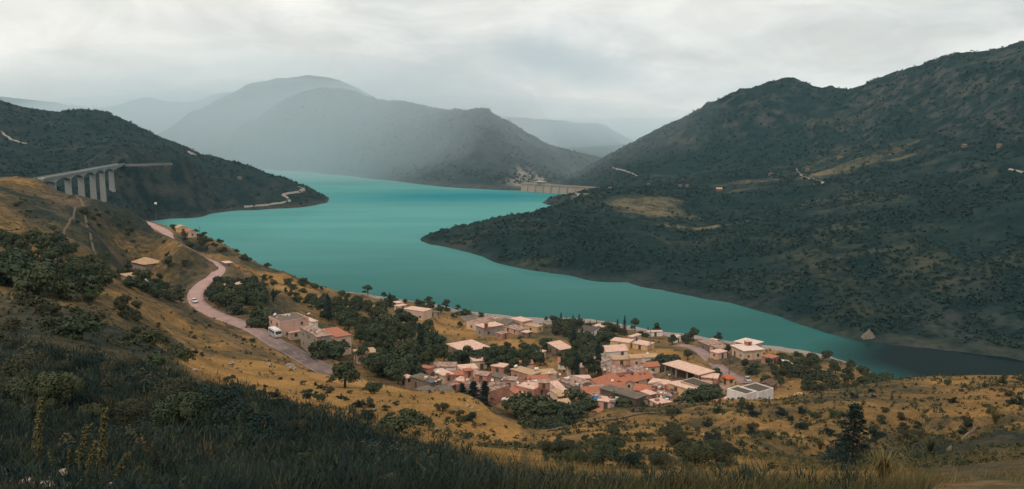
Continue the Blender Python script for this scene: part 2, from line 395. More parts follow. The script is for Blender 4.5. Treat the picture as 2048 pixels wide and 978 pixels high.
SC = Sheet(ptsC, 3e-5)
def reliefC(x, y, z):
    m = smooth(40, 130, z)
    return (fbm(x / 170, y / 170, 5, 41) * 10 + (ridged((x - 0.3 * y) / 120, (y + 0.3 * x) / 330, 4, 43) - 0.6) * (15 * m + 5)) * smooth(2, 40, z) * 0.8 + fbm(x / 34, y / 34, 4, 45) * 3.0 * smooth(-5, 8, z)
SC.relief = reliefC
# mountain across the water
ptsD = shore([(400,337),(530,338),(620,344),(700,352),(780,361),(870,372),(960,378),(1045,381)], -150, -15)
ptsD += [at(*p) for p in [(200,330,3000),(300,325,2900),(400,300,2800),(470,292,2720),(560,243,2650),(640,206,2600),(720,207,2550),(770,211,2500),(800,207,2450),(830,220,2400),(900,223,2300),(940,221,2250),(965,214,2200),(985,228,2190),(1020,256,2150),(1060,291,2100),(1100,311,2060),(1130,332,2040),(1165,364,2020),
  (965,310,1850),(870,310,2000),(780,300,2150),(700,290,2330),(620,290,2500),(1045,345,1760),(1100,365,1700),(1130,380,1680)]]
ptsD += [Vector(((px - CX) / F * y, y, z)) for px, y, z in [(200,3600,20),(500,3500,40),(700,3300,50),(900,3000,40),(1050,2700,30),(1180,2600,30),(1180,1720,6),(1200,2030,15)]]
SD = Sheet(ptsD, 3e-5)
SD.relief = lambda x, y, z: ((ridged((x + 0.2 * y) / 150, y / 380, 4, 51) - 0.55) * 20 + fbm(x / 110, y / 110, 4, 53) * 9) * smooth(0, 50, z) * (1 - 0.5 * smooth(110, 190, z)) + fbm(x / 45, y / 45, 3, 55) * 5 * smooth(0, 20, z)
def ridge_sheet(sky, Y, front, back, seed, amp=26):
    pts = [at(px, py, Y) for px, py in sky]
    pts += [Vector((p.x * (Y - front) / Y, Y - front, -5)) for p in pts[::2]] + [Vector((p.x * (Y + back) / Y, Y + back, 0)) for p in pts[::2]]
    s = Sheet(pts, 3e-5)
    s.relief = lambda x, y, z: ((ridged((x + 0.25 * y) / 260, y / 700, 4, seed) - 0.55) * amp + fbm(x / 150, y / 150, 4, seed + 3) * amp * .4) * smooth(0, 80, z) * (1 - 0.55 * smooth(150, 260, z))
    return s
SE = ridge_sheet([(150,330),(250,300),(330,258),(420,210),(500,172),(550,158),(600,156),(660,156),(700,173),(735,192),(780,215),(850,260),(950,320)], 3600, 900, 700, 61)
SF = ridge_sheet([(880,265),(950,245),(1015,234),(1080,236),(1130,241),(1160,252),(1200,247),(1240,267),(1275,289),(1340,320),(1400,340)], 4600, 900, 700, 64)
SG = ridge_sheet([(-250,200),(-100,190),(0,195),(100,206),(220,216),(265,204),(300,195),(340,206),(380,208),(440,188),(520,185),(600,210),(700,250)], 4700, 900, 700, 67)
SH = ridge_sheet([(1040,340),(1080,318),(1110,306),(1150,322),(1190,347),(1230,372),(1270,385)], 2750, 500, 400, 71, 10)

def terrain_obj(name, sheet, px0, px1, nc, Y0, Y1, nr, mat, post=None, zmin=-11, attrs=None, **props):
    u = np.linspace((px0 - CX) / F, (px1 - CX) / F, nc); Y = np.exp(np.linspace(math.log(Y0), math.log(Y1), nr))
    yy, uu = np.meshgrid(Y, u, indexing='ij'); xx = uu * yy
    zz = sheet.z(xx, yy)
    if post: zz = post(xx, yy, zz)
    keep = zz > zmin
    sheet.grid = (u, np.log(Y), zz)
    me = mesh_from(name, np.stack([xx, yy, zz], -1).reshape(-1, 3), grid_faces(nr, nc, keep), mat, True, attrs(xx, yy, zz) if attrs else None)
    return link(name, me, kind='structure', **props)

# hill material: scrub, dry grass and rock by noise and slope
def hill_mat(name, dark, mid, dry, rock, s=1.0, dry_amt=0.5, rock_amt=0.5):
    m, nt, b = new_mat(name)
    p = pos(nt)
    big = nz(nt, 0.006 * s, 5, 0.6, p); med = nz(nt, 0.035 * s, 5, 0.62, p); fine = nz(nt, 0.22 * s, 4, 0.6, p)
    c = mixc(nt, mr(nt, med, 0.40, 0.62), dark, mid)
    f = mth(nt, 'MULTIPLY', mr(nt, big, 0.50, 0.64), mr(nt, med, 0.42, 0.58))
    c = mixc(nt, mth(nt, 'MULTIPLY', f, dry_amt), c, dry)
    g = N(nt, 'ShaderNodeNewGeometry'); sep = N(nt, 'ShaderNodeSeparateXYZ'); nt.links.new(g.outputs['Normal'], sep.inputs[0])
    steep = mr(nt, sep.outputs['Z'], 0.93, 0.80)
    c = mixc(nt, mth(nt, 'MULTIPLY', mth(nt, 'MULTIPLY', steep, mr(nt, med, 0.45, 0.62)), rock_amt), c, rock)
    dm = mth(nt, 'ADD', attr(nt, 'dry'), mth(nt, 'ADD', mth(nt, 'MULTIPLY', mth(nt, 'SUBTRACT', med, 0.5), 2.2), mth(nt, 'MULTIPLY', mth(nt, 'SUBTRACT', fine, 0.5), 1.6)))
    c = mixc(nt, mth(nt, 'MULTIPLY', mr(nt, dm, 0.45, 1.75), mr(nt, attr(nt, 'dry'), 0.08, 0.35)), c, dry)
    c = mixc(nt, mth(nt, 'MULTIPLY', attr(nt, 'bare'), mr(nt, fine, 0.28, 0.5)), c, rock)
    c = mixc(nt, 0.6, c, mixc(nt, mr(nt, fine, 0.3, 0.7), (0.55, 0.55, 0.55), (1.4, 1.4, 1.4)), 'MULTIPLY')
    nt.links.new(c, b.inputs['Base Color']); b.inputs['Specular IOR Level'].default_value = 0.05
    bump(nt, b, mth(nt, 'ADD', med, mth(nt, 'MULTIPLY', fine, 0.3)), 0.6, 4.0)
    return m
M_right = hill_mat('scrub_hillside', (0.005, 0.018, 0.019), (0.011, 0.028, 0.025), (0.17, 0.135, 0.075), (0.075, 0.072, 0.066), 1.0, 0.25, 0.7)
M_left = hill_mat('headland_scrub', (0.007, 0.018, 0.019), (0.014, 0.027, 0.024), (0.075, 0.066, 0.048), (0.07, 0.058, 0.05), 1.1, 0.3, 0.5)
M_far = hill_mat('far_mountain', (0.014, 0.024, 0.028), (0.026, 0.038, 0.038), (0.05, 0.055, 0.05), (0.22, 0.195, 0.16), 0.7, 0.35, 0.10)

def blobs(xx, yy, lst):
    """soft world-space patches (x, y, rx, ry, strength)"""
    r = np.zeros_like(xx)
    for (x, y, rx, ry, s) in lst:
        r = np.maximum(r, s * np.exp(-(((xx - x) / rx) ** 2 + ((yy - y) / ry) ** 2)))
    return r
def patch(sheet, px, py, rx, ry, s, Y0=380, Y1=2200):
    d = ray(px, py); Y = np.exp(np.linspace(math.log(Y0), math.log(Y1), 800)); t = Y / d[1]
    k = int(np.argmax(sheet.z(d[0] * t, Y) >= EYE + d[2] * t)); return (d[0] * t[k], Y[k], rx, ry, s)
dryC = [patch(SC, *a) for a in [(1290,415,50,70,1.3),(1330,400,34,36,1.1),(1210,410,18,18,0.6),(1400,458,50,16,1.4),(1440,450,15,10,.7),(1660,345,70,50,1.2),(1560,360,70,40,1.1),(1500,365,50,34,1.0),(1480,380,45,24,0.9),(1780,305,50,28,1.0),(1800,318,50,20,0.9),(1950,290,35,18,0.45),(1990,285,30,14,.4),(1100,470,30,30,.25),(1420,372,25,12,.6),(1720,325,30,12,.5)]]
bareC = [patch(SC, *a) for a in [(1900,640,9,16,0.8),(1870,655,8,12,.7),(1930,670,10,12,.7),(1990,640,9,14,.6),(1960,690,10,8,.7),(1850,600,9,14,.45),(1830,690,8,8,.6),(1515,608,14,6,.7),(930,495,14,9,.7),(1500,560,40,30,.15),(1950,560,12,25,.4),(1780,675,6,5,.5)]]
def attrsC(xx, yy, zz):
    band = smooth(3.0, 0.8, zz) * 0.22
    return {'dry': blobs(xx, yy, dryC).ravel(), 'bare': np.maximum(0.5 * blobs(xx, yy, bareC), band).ravel()}
dryB = [patch(SB, *a, 600, 1500) for a in [(560,375,30,25,.5),(520,395,40,25,.35),(470,350,25,20,.4),(340,395,40,20,.25),(150,330,30,15,.3)]]
def attrsB(xx, yy, zz):
    return {'dry': blobs(xx, yy, dryB).ravel(), 'bare': (smooth(7, 2, zz) * 0.6).ravel()}
def attrsD(xx, yy, zz):
    return {'dry': np.zeros(xx.size), 'bare': np.maximum(smooth(9, 3, zz) * 0.15, blobs(xx, yy, bareD)).ravel()}
bareD = [patch(SD, 1062, 352, 26, 50, 3.0, 1500, 2300), patch(SD, 1050, 366, 30, 40, 2.0, 1500, 2300), patch(SD, 1085, 372, 30, 40, 2.0, 1500, 2300)]

terrain_obj('headland_hill', SB, -300, 720, 330, 590, 2150, 260, M_left, attrs=attrsB)
terrain_obj('scrub_hill', SC, 800, 2350, 420, 372, 2500, 420, M_right, attrs=attrsC)
terrain_obj('mountain', SD, 180, 1210, 300, 1450, 3600, 200, M_far, attrs=attrsD)
terrain_obj('mountain', SH, 1010, 1290, 70, 2250, 3150, 60, M_far, attrs=attrsD)
terrain_obj('mountain', SE, 100, 1000, 180, 2700, 4300, 90, M_far, attrs=attrsD)
terrain_obj('mountain', SF, 850, 1430, 120, 3700, 5300, 80, M_far, attrs=attrsD)
terrain_obj('mountain', SG, -300, 740, 180, 3800, 5400, 80, M_far, attrs=attrsD)

# ------------------------------------------------------------------ lake
m, nt, b = new_mat('silty_turquoise_water')
p = pos(nt)
sep = N(nt, 'ShaderNodeSeparateXYZ'); nt.links.new(p, sep.inputs[0])
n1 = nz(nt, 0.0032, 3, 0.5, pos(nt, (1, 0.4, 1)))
# open basin siltier than the arm, its pale tone also holding painted sky reflection; a plume of bluer water lies off the dam
silt_sky = mth(nt, 'ADD', mr(nt, sep.outputs['Y'], 430, 950), mth(nt, 'MULTIPLY', mth(nt, 'SUBTRACT', n1, 0.5), 0.5))
c = mixc(nt, silt_sky, (0.022, 0.108, 0.100), (0.098, 0.300, 0.285))
plume = N(nt, 'ShaderNodeVectorMath', operation='DISTANCE'); nt.links.new(pos(nt, (0.55, 1, 1)), plume.inputs[0]); plume.inputs[1].default_value = (-30, 1430, 0)
c = mixc(nt, mr(nt, mth(nt, 'ADD', plume.outputs['Value'], mth(nt, 'MULTIPLY', n1, 160)), 120, 290, 0.8, 0), c, (0.003, 0.175, 0.215))
# the hill's shade and dark reflection are painted into the cove's water colour
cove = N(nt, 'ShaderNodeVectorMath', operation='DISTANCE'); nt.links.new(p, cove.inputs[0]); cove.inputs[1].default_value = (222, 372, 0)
cove_shade = mr(nt, mth(nt, 'ADD', cove.outputs['Value'], mth(nt, 'MULTIPLY', nz(nt, 0.03, 3, 0.5, p), 20)), 50, 86, 1, 0)
c = mixc(nt, cove_shade, c, (0.003, 0.012, 0.014))
# silt scatters most of the light back; a rippled skin mirrors only a little of the sky and the banks
nt.nodes.remove(b); out = nt.nodes['Material Output']
df = N(nt, 'ShaderNodeBsdfDiffuse'); gl = N(nt, 'ShaderNodeBsdfGlossy'); gl.inputs['Roughness'].default_value = 0.08
lw = N(nt, 'ShaderNodeLayerWeight'); lw.inputs['Blend'].default_value = 0.12
wind = nz(nt, 0.012, 4, 0.6, pos(nt, (0.35, 1.6, 1)))
c = mixc(nt, 0.8, c, mixc(nt, mr(nt, wind, 0.35, 0.65), (0.90, 0.91, 0.92), (1.08, 1.07, 1.06)), 'MULTIPLY')
ms = N(nt, 'ShaderNodeMixShader'); nt.links.new(mr(nt, lw.outputs['Fresnel'], 0, 1, 0.01, 0.12), ms.inputs[0])
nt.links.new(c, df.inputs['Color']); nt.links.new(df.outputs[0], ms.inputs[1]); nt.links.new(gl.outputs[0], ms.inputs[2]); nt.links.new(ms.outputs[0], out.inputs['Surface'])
bp = N(nt, 'ShaderNodeBump'); bp.inputs['Strength'].default_value = 0.12; bp.inputs['Distance'].default_value = 0.12
nt.links.new(nz(nt, 0.35, 3, 0.6, pos(nt, (1, 0.6, 1))), bp.inputs['Height']); nt.links.new(bp.outputs[0], gl.inputs['Normal'])
M_water = m
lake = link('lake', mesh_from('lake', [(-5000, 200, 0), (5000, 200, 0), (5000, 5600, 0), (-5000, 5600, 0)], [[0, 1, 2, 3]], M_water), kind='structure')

# ------------------------------------------------------------------ air
def vol_mat(name, dens, col=(0.52, 0.84, 1.0), aniso=0.0):
    m = bpy.data.materials.new(name); m.use_nodes = True; nt = m.node_tree; nt.nodes.clear()
    o = nt.nodes.new('ShaderNodeOutputMaterial'); v = nt.nodes.new('ShaderNodeVolumePrincipled')
    v.inputs['Color'].default_value = col + (1,); v.inputs['Density'].default_value = dens; v.inputs['Anisotropy'].default_value = aniso
    nt.links.new(v.outputs[0], o.inputs['Volume']); return m
x0, x1, y0, y1, z0, z1 = -5200, 5200, -150, 5700, -22, 440
bv = [(x, y, z) for x in (x0, x1) for y in (y0, y1) for z in (z0, z1)]
haze = link('haze', mesh_from('haze', bv, [[0, 1, 3, 2], [4, 6, 7, 5], [0, 4, 5, 1], [2, 3, 7, 6], [0, 2, 6, 4], [1, 5, 7, 3]], vol_mat('haze_air', 0.000045)), kind='stuff')

def mist(cx, cy, cz, rx, ry, rz, dens, seed, label):
    """a rounded bank of thin cloud; its even air thins out by itself towards the rim"""
    bm = bmesh.new(); bmesh.ops.create_icosphere(bm, subdivisions=4, radius=1.0)
    for v in bm.verts:
        k = 1 + 0.22 * mnoise.noise(v.co * 1.6 + Vector((seed, 0, 0))) ; v.co = Vector((v.co.x * rx * k, v.co.y * ry * k, v.co.z * rz * k))
    me = bpy.data.meshes.new('mist_bank'); bm.to_mesh(me); bm.free(); me.materials.append(vol_mat('mist_air', dens, (0.84, 0.94, 1.0)))
    o = link('mist_bank', me, kind='stuff', label=label, category='mist'); o.location = (cx, cy, cz)
mist(-760, 2450, 120, 950, 820, 225, 0.00092, 3.0, 'pale mist lying over the left half of the mountain')
mist(-900, 4050, 150, 2000, 560, 175, 0.0013, 9.0, 'pale mist behind the mountain at the head of the lake')
mist(700, 3900, 70, 1100, 420, 130, 0.0011, 5.0, 'pale mist before the farthest mountain behind the dam')
mist(-1010, 3420, 285, 460, 170, 62, 0.0016, 2.0, 'low cloud caught on the summit of the far mountain')
mist(-60, 1830, 60, 680, 260, 190, 0.0006, 7.0, 'thin mist hanging against the mountain across the lake')
# ------------------------------------------------------------------ small mesh builder
class MB:
    def __init__(self): self.v = []; self.f = []; self.mi = []; self.cm = 0
    def poly(self, pts):
        i = len(self.v); self.v += [tuple(p) for p in pts]; self.f.append(tuple(range(i, i + len(pts)))); self.mi.append(self.cm); return self
    def hexa(self, b, t):
        """b, t: four bottom and four top points, same winding (counter-clockwise seen from above)"""
        i = len(self.v); self.v += [tuple(p) for p in b] + [tuple(p) for p in t]
        for q in ((3, 2, 1, 0), (4, 5, 6, 7), (0, 1, 5, 4), (1, 2, 6, 5), (2, 3, 7, 6), (3, 0, 4, 7)):
            self.f.append(tuple(i + k for k in q)); self.mi.append(self.cm)
        return self
    def box(self, x0, x1, y0, y1, z0, z1):
        return self.hexa([(x0, y0, z0), (x1, y0, z0), (x1, y1, z0), (x0, y1, z0)], [(x0, y0, z1), (x1, y0, z1), (x1, y1, z1), (x0, y1, z1)])
    def tube(self, p, q, r0, r1=None, n=8, cap=True):
        p, q = Vector(p), Vector(q); r1 = r0 if r1 is None else r1
        d = (q - p).normalized(); a = d.orthogonal().normalized(); b = d.cross(a); i = len(self.v)
        for c, r in ((p, r0), (q, r1)):
            for k in range(n):
                t = 2 * math.pi * k / n; self.v.append(tuple(c + a * (r * math.cos(t)) + b * (r * math.sin(t))))
        for k in range(n):
            self.f.append((i + k, i + (k + 1) % n, i + n + (k + 1) % n, i + n + k)); self.mi.append(self.cm)
        if cap:
            self.f.append(tuple(i + k for k in range(n))[::-1]); self.f.append(tuple(i + n + k for k in range(n))); self.mi += [self.cm] * 2
        return self
    def lathe(self, prof, n=12, c=(0, 0, 0), axis=None):
        """prof: list of (r, h) along local z"""
        i = len(self.v); M = axis or Matrix()
        for r, h in prof:
            for k in range(n):
                t = 2 * math.pi * k / n; self.v.append(tuple(M @ Vector((r * math.cos(t), r * math.sin(t), h)) + Vector(c)))
        for j in range(len(prof) - 1):
            for k in range(n):
                self.f.append((i + j * n + k, i + j * n + (k + 1) % n, i + (j + 1) * n + (k + 1) % n, i + (j + 1) * n + k)); self.mi.append(self.cm)
        return self
    def mesh(self, name, *mats, smooth_shade=False):
        me = bpy.data.meshes.new(name); me.from_pydata(self.v, [], self.f)
        for m in mats: me.materials.append(m)
        if len(mats) > 1: me.polygons.foreach_set('material_index', self.mi)
        if smooth_shade: me.polygons.foreach_set('use_smooth', [True] * len(me.polygons))
        me.update(); return me
    def build(self, name, mat, parent=None, smooth_shade=False, **props):
        return link(name, self.mesh(name, *(mat if isinstance(mat, (list, tuple)) else (mat,)), smooth_shade=smooth_shade), parent, **props)
def empty(name, loc, rz=0.0, **props):
    o = bpy.data.objects.new(name, None); C.objects.link(o); o.location = loc; o.rotation_euler = (0, 0, rz); o.empty_display_size = 0.5
    for k, v in props.items(): o[k] = v
    return o
def copy_tree(o, parent=None):
    c = o.copy(); C.objects.link(c)
    if parent: c.parent = parent
    for ch in [x for x in bpy.data.objects if x.parent == o]: copy_tree(ch, c)
    return c

# ------------------------------------------------------------------ where the village houses stand
# roof corners read off the photograph (L leftmost, F nearest, R rightmost), in four enlarged views, and eaves height in metres
VIEW = {'b': (0, 380, 3.26), 'c': (360, 480, 3.493), 'd': (740, 560, 3.259), 'e': (1120, 600, 3.7615), 'h': (780, 580, 5.433), 'q': (1170, 640, 4.655), 'p': (790, 660, 4.89)}
def vp(view, p):
    ox, oy, s = VIEW[view]; return ox + p[0] / s, oy + p[1] / s
class Foot: pass
def footprint(view, L, Fp, Rp, h, Y0=150):
    l, f, r = vp(view, L), vp(view, Fp), vp(view, Rp)
    h *= {'d': 0.70, 'e': 0.70, 'c': 0.92, 'h': 0.85, 'b': 0.95, 'q': 0.7, 'p': 0.7}[view]
    g = ground0(f[0], f[1] + h * 4.0, Y0); z = g.z + h
    for _ in range(6):
        p = wat(f[0], f[1], z); z = 0.5 * z + 0.5 * (float(A.z(np.array([p.x]), np.array([p.y]))[0]) + h)
    P, a, b = wat(f[0], f[1], z), wat(l[0], l[1], z), wat(r[0], r[1], z)
    va, vb = (a - P), (b - P); va.z = vb.z = 0
    if vb.length >= va.length:
        eb = vb.normalized(); ea = Vector((-eb.y, eb.x, 0)); ea = ea if ea.dot(va) > 0 else -ea
        la, lb = max(abs(va.dot(ea)), 0.72 * va.length), vb.length
    else:
        ea = va.normalized(); eb = Vector((ea.y, -ea.x, 0)); eb = eb if eb.dot(vb) > 0 else -eb
        lb, la = max(abs(vb.dot(eb)), 0.72 * vb.length), va.length
    la = min(max(la, 2.0), 30); lb = min(max(lb, 2.0), 34)
    o = Foot(); o.P = P; o.ea = ea; o.eb = eb; o.la = la; o.lb = lb; o.h = h; o.z = z
    o.c = P + ea * la / 2 + eb * lb / 2; o.base = z - h
    return o
# ------------------------------------------------------------------ house materials
def wall_mat(name, col, stain=(0.45, 0.38, 0.33), amt=0.5, rough=0.9, scale=0.5):
    m, nt, b = new_mat(name); p = pos(nt); p2 = pos(nt, (1, 1, 0.25))
    n1 = nz(nt, scale * 1.2, 5, 0.65, p2); n2 = nz(nt, 3.0, 3, 0.6, p)
    c = mixc(nt, mth(nt, 'MULTIPLY', mr(nt, n1, 0.45, 0.72), amt), col, tuple(a * s for a, s in zip(col, stain)))
    c = mixc(nt, 0.5, c, mixc(nt, mr(nt, n2, 0.3, 0.7), (0.75, 0.75, 0.75), (1.15, 1.15, 1.15)), 'MULTIPLY')
    nt.links.new(c, b.inputs['Base Color']); b.inputs['Roughness'].default_value = rough
    bump(nt, b, n2, 0.2, 0.05); return m
def brick_mat(name, c1, c2, mortar, sx=1.6):
    m, nt, b = new_mat(name); tc = N(nt, 'ShaderNodeTexCoord')
    br = N(nt, 'ShaderNodeTexBrick'); br.inputs['Color1'].default_value = c1 + (1,); br.inputs['Color2'].default_value = c2 + (1,); br.inputs['Mortar'].default_value = mortar + (1,)
    br.inputs['Scale'].default_value = sx; br.inputs['Mortar Size'].default_value = 0.03
    mp = N(nt, 'ShaderNodeMapping'); mp.inputs['Rotation'].default_value = (R(90), 0, R(0))
    nt.links.new(tc.outputs['Object'], mp.inputs['Vector']); nt.links.new(mp.outputs[0], br.inputs['Vector'])
    n = nz(nt, 0.6, 5, 0.6, pos(nt)); c = mixc(nt, 0.8, br.outputs['Color'], mixc(nt, mr(nt, n, 0.3, 0.7), (0.6, 0.6, 0.6), (1.25, 1.2, 1.2)), 'MULTIPLY')
    nt.links.new(c, b.inputs['Base Color']); return m
def tile_mat(name, c1, c2, stripes=True):
    m, nt, b = new_mat(name); p = pos(nt)
    n1 = nz(nt, 0.9, 5, 0.7, p); n2 = nz(nt, 4.0, 3, 0.6, p)
    c = mixc(nt, mr(nt, n1, 0.35, 0.65), c1, c2)
    c = mixc(nt, 0.7, c, mixc(nt, mr(nt, n2, 0.32, 0.68), (0.5, 0.5, 0.5), (1.4, 1.35, 1.3)), 'MULTIPLY')
    nt.links.new(c, b.inputs['Base Color']); bump(nt, b, n2, 0.5, 0.1); return m
W = {
 'cream': wall_mat('cream_render', (0.62, 0.46, 0.34)), 'white': wall_mat('whitewash', (0.76, 0.68, 0.63), amt=0.4), 'pink': wall_mat('pink_render', (0.62, 0.39, 0.31)),
 'grey': wall_mat('grey_block', (0.33, 0.275, 0.235)), 'brown': wall_mat('brown_render', (0.22, 0.16, 0.12)), 'yellow': wall_mat('yellow_render', (0.64, 0.46, 0.25)),
 'brick': brick_mat('red_brick', (0.50, 0.19, 0.125), (0.40, 0.155, 0.10), (0.40, 0.28, 0.22)), 'dark': wall_mat('dark_block', (0.13, 0.095, 0.08)),
}
RF = {
 'pinkslab': tile_mat('pale_roof_screed', (0.78, 0.52, 0.42), (0.55, 0.35, 0.27)), 'greyslab': tile_mat('weathered_roof_slab', (0.19, 0.155, 0.12), (0.11, 0.09, 0.07)),
 'tan': tile_mat('tan_roof', (0.55, 0.37, 0.22), (0.38, 0.24, 0.15)), 'tile': tile_mat('terracotta_tiles', (0.46, 0.16, 0.09), (0.32, 0.14, 0.09)),
 'orange': tile_mat('orange_roof', (0.55, 0.12, 0.05), (0.46, 0.10, 0.05)), 'darktile': tile_mat('old_brown_tiles', (0.15, 0.085, 0.06), (0.10, 0.065, 0.05)),
 'white': tile_mat('white_roof', (0.78, 0.64, 0.57), (0.64, 0.49, 0.42)), 'bitumen': tile_mat('bitumen_roof', (0.105, 0.085, 0.065), (0.08, 0.066, 0.052)),
 'blue': tile_mat('blue_tarpaulin', (0.04, 0.25, 0.62), (0.03, 0.20, 0.50)), 'rubble': tile_mat('cluttered_roof', (0.56, 0.37, 0.29), (0.10, 0.07, 0.055)),
}
m, nt, b = new_mat('window_glass'); b.inputs['Base Color'].default_value = (0.012, 0.014, 0.016, 1); b.inputs['Roughness'].default_value = 0.15; b.inputs['Specular IOR Level'].default_value = 0.5; M_glass = m
m, nt, b = new_mat('painted_frame'); nt.links.new(mixc(nt, nz(nt, 2, 2, .5, pos(nt)), (0.20, 0.15, 0.11), (0.32, 0.26, 0.21)), b.inputs['Base Color']); M_frame = m
m, nt, b = new_mat('wooden_door'); nt.links.new(mixc(nt, nz(nt, 3, 3, .5, pos(nt)), (0.06, 0.04, 0.03), (0.12, 0.08, 0.06)), b.inputs['Base Color']); M_door = m
M_conc = wall_mat('bare_concrete', (0.34, 0.28, 0.23))

# unit window: 1 x 1 in local x/z, facing -y; frame bars stand proud, pane sits back inside them
wb = MB()
wb.box(-0.5, -0.42, -0.06, 0.05, 0, 1).box(0.42, 0.5, -0.06, 0.05, 0, 1).box(-0.418, 0.418, -0.06, 0.05, 0.92, 1).box(-0.58, 0.58, -0.12, 0.05, -0.08, -0.002)
wb.box(-0.03, 0.03, -0.045, 0.02, 0.002, 0.918)
ME_frame = wb.mesh('window_frame', M_frame)
ME_pane = MB().box(-0.417, 0.417, -0.025, 0.01, 0.003, 0.917).mesh('pane', M_glass)
ME_door = MB().box(-0.5, 0.5, -0.05, 0.03, 0, 1).mesh('door', M_door)
ME_dframe = MB().box(-0.62, -0.503, -0.08, 0.03, 0, 1.06).box(0.503, 0.62, -0.08, 0.03, 0, 1.06).box(-0.5, 0.5, -0.08, 0.03, 1.003, 1.06).mesh('door_frame', M_frame)

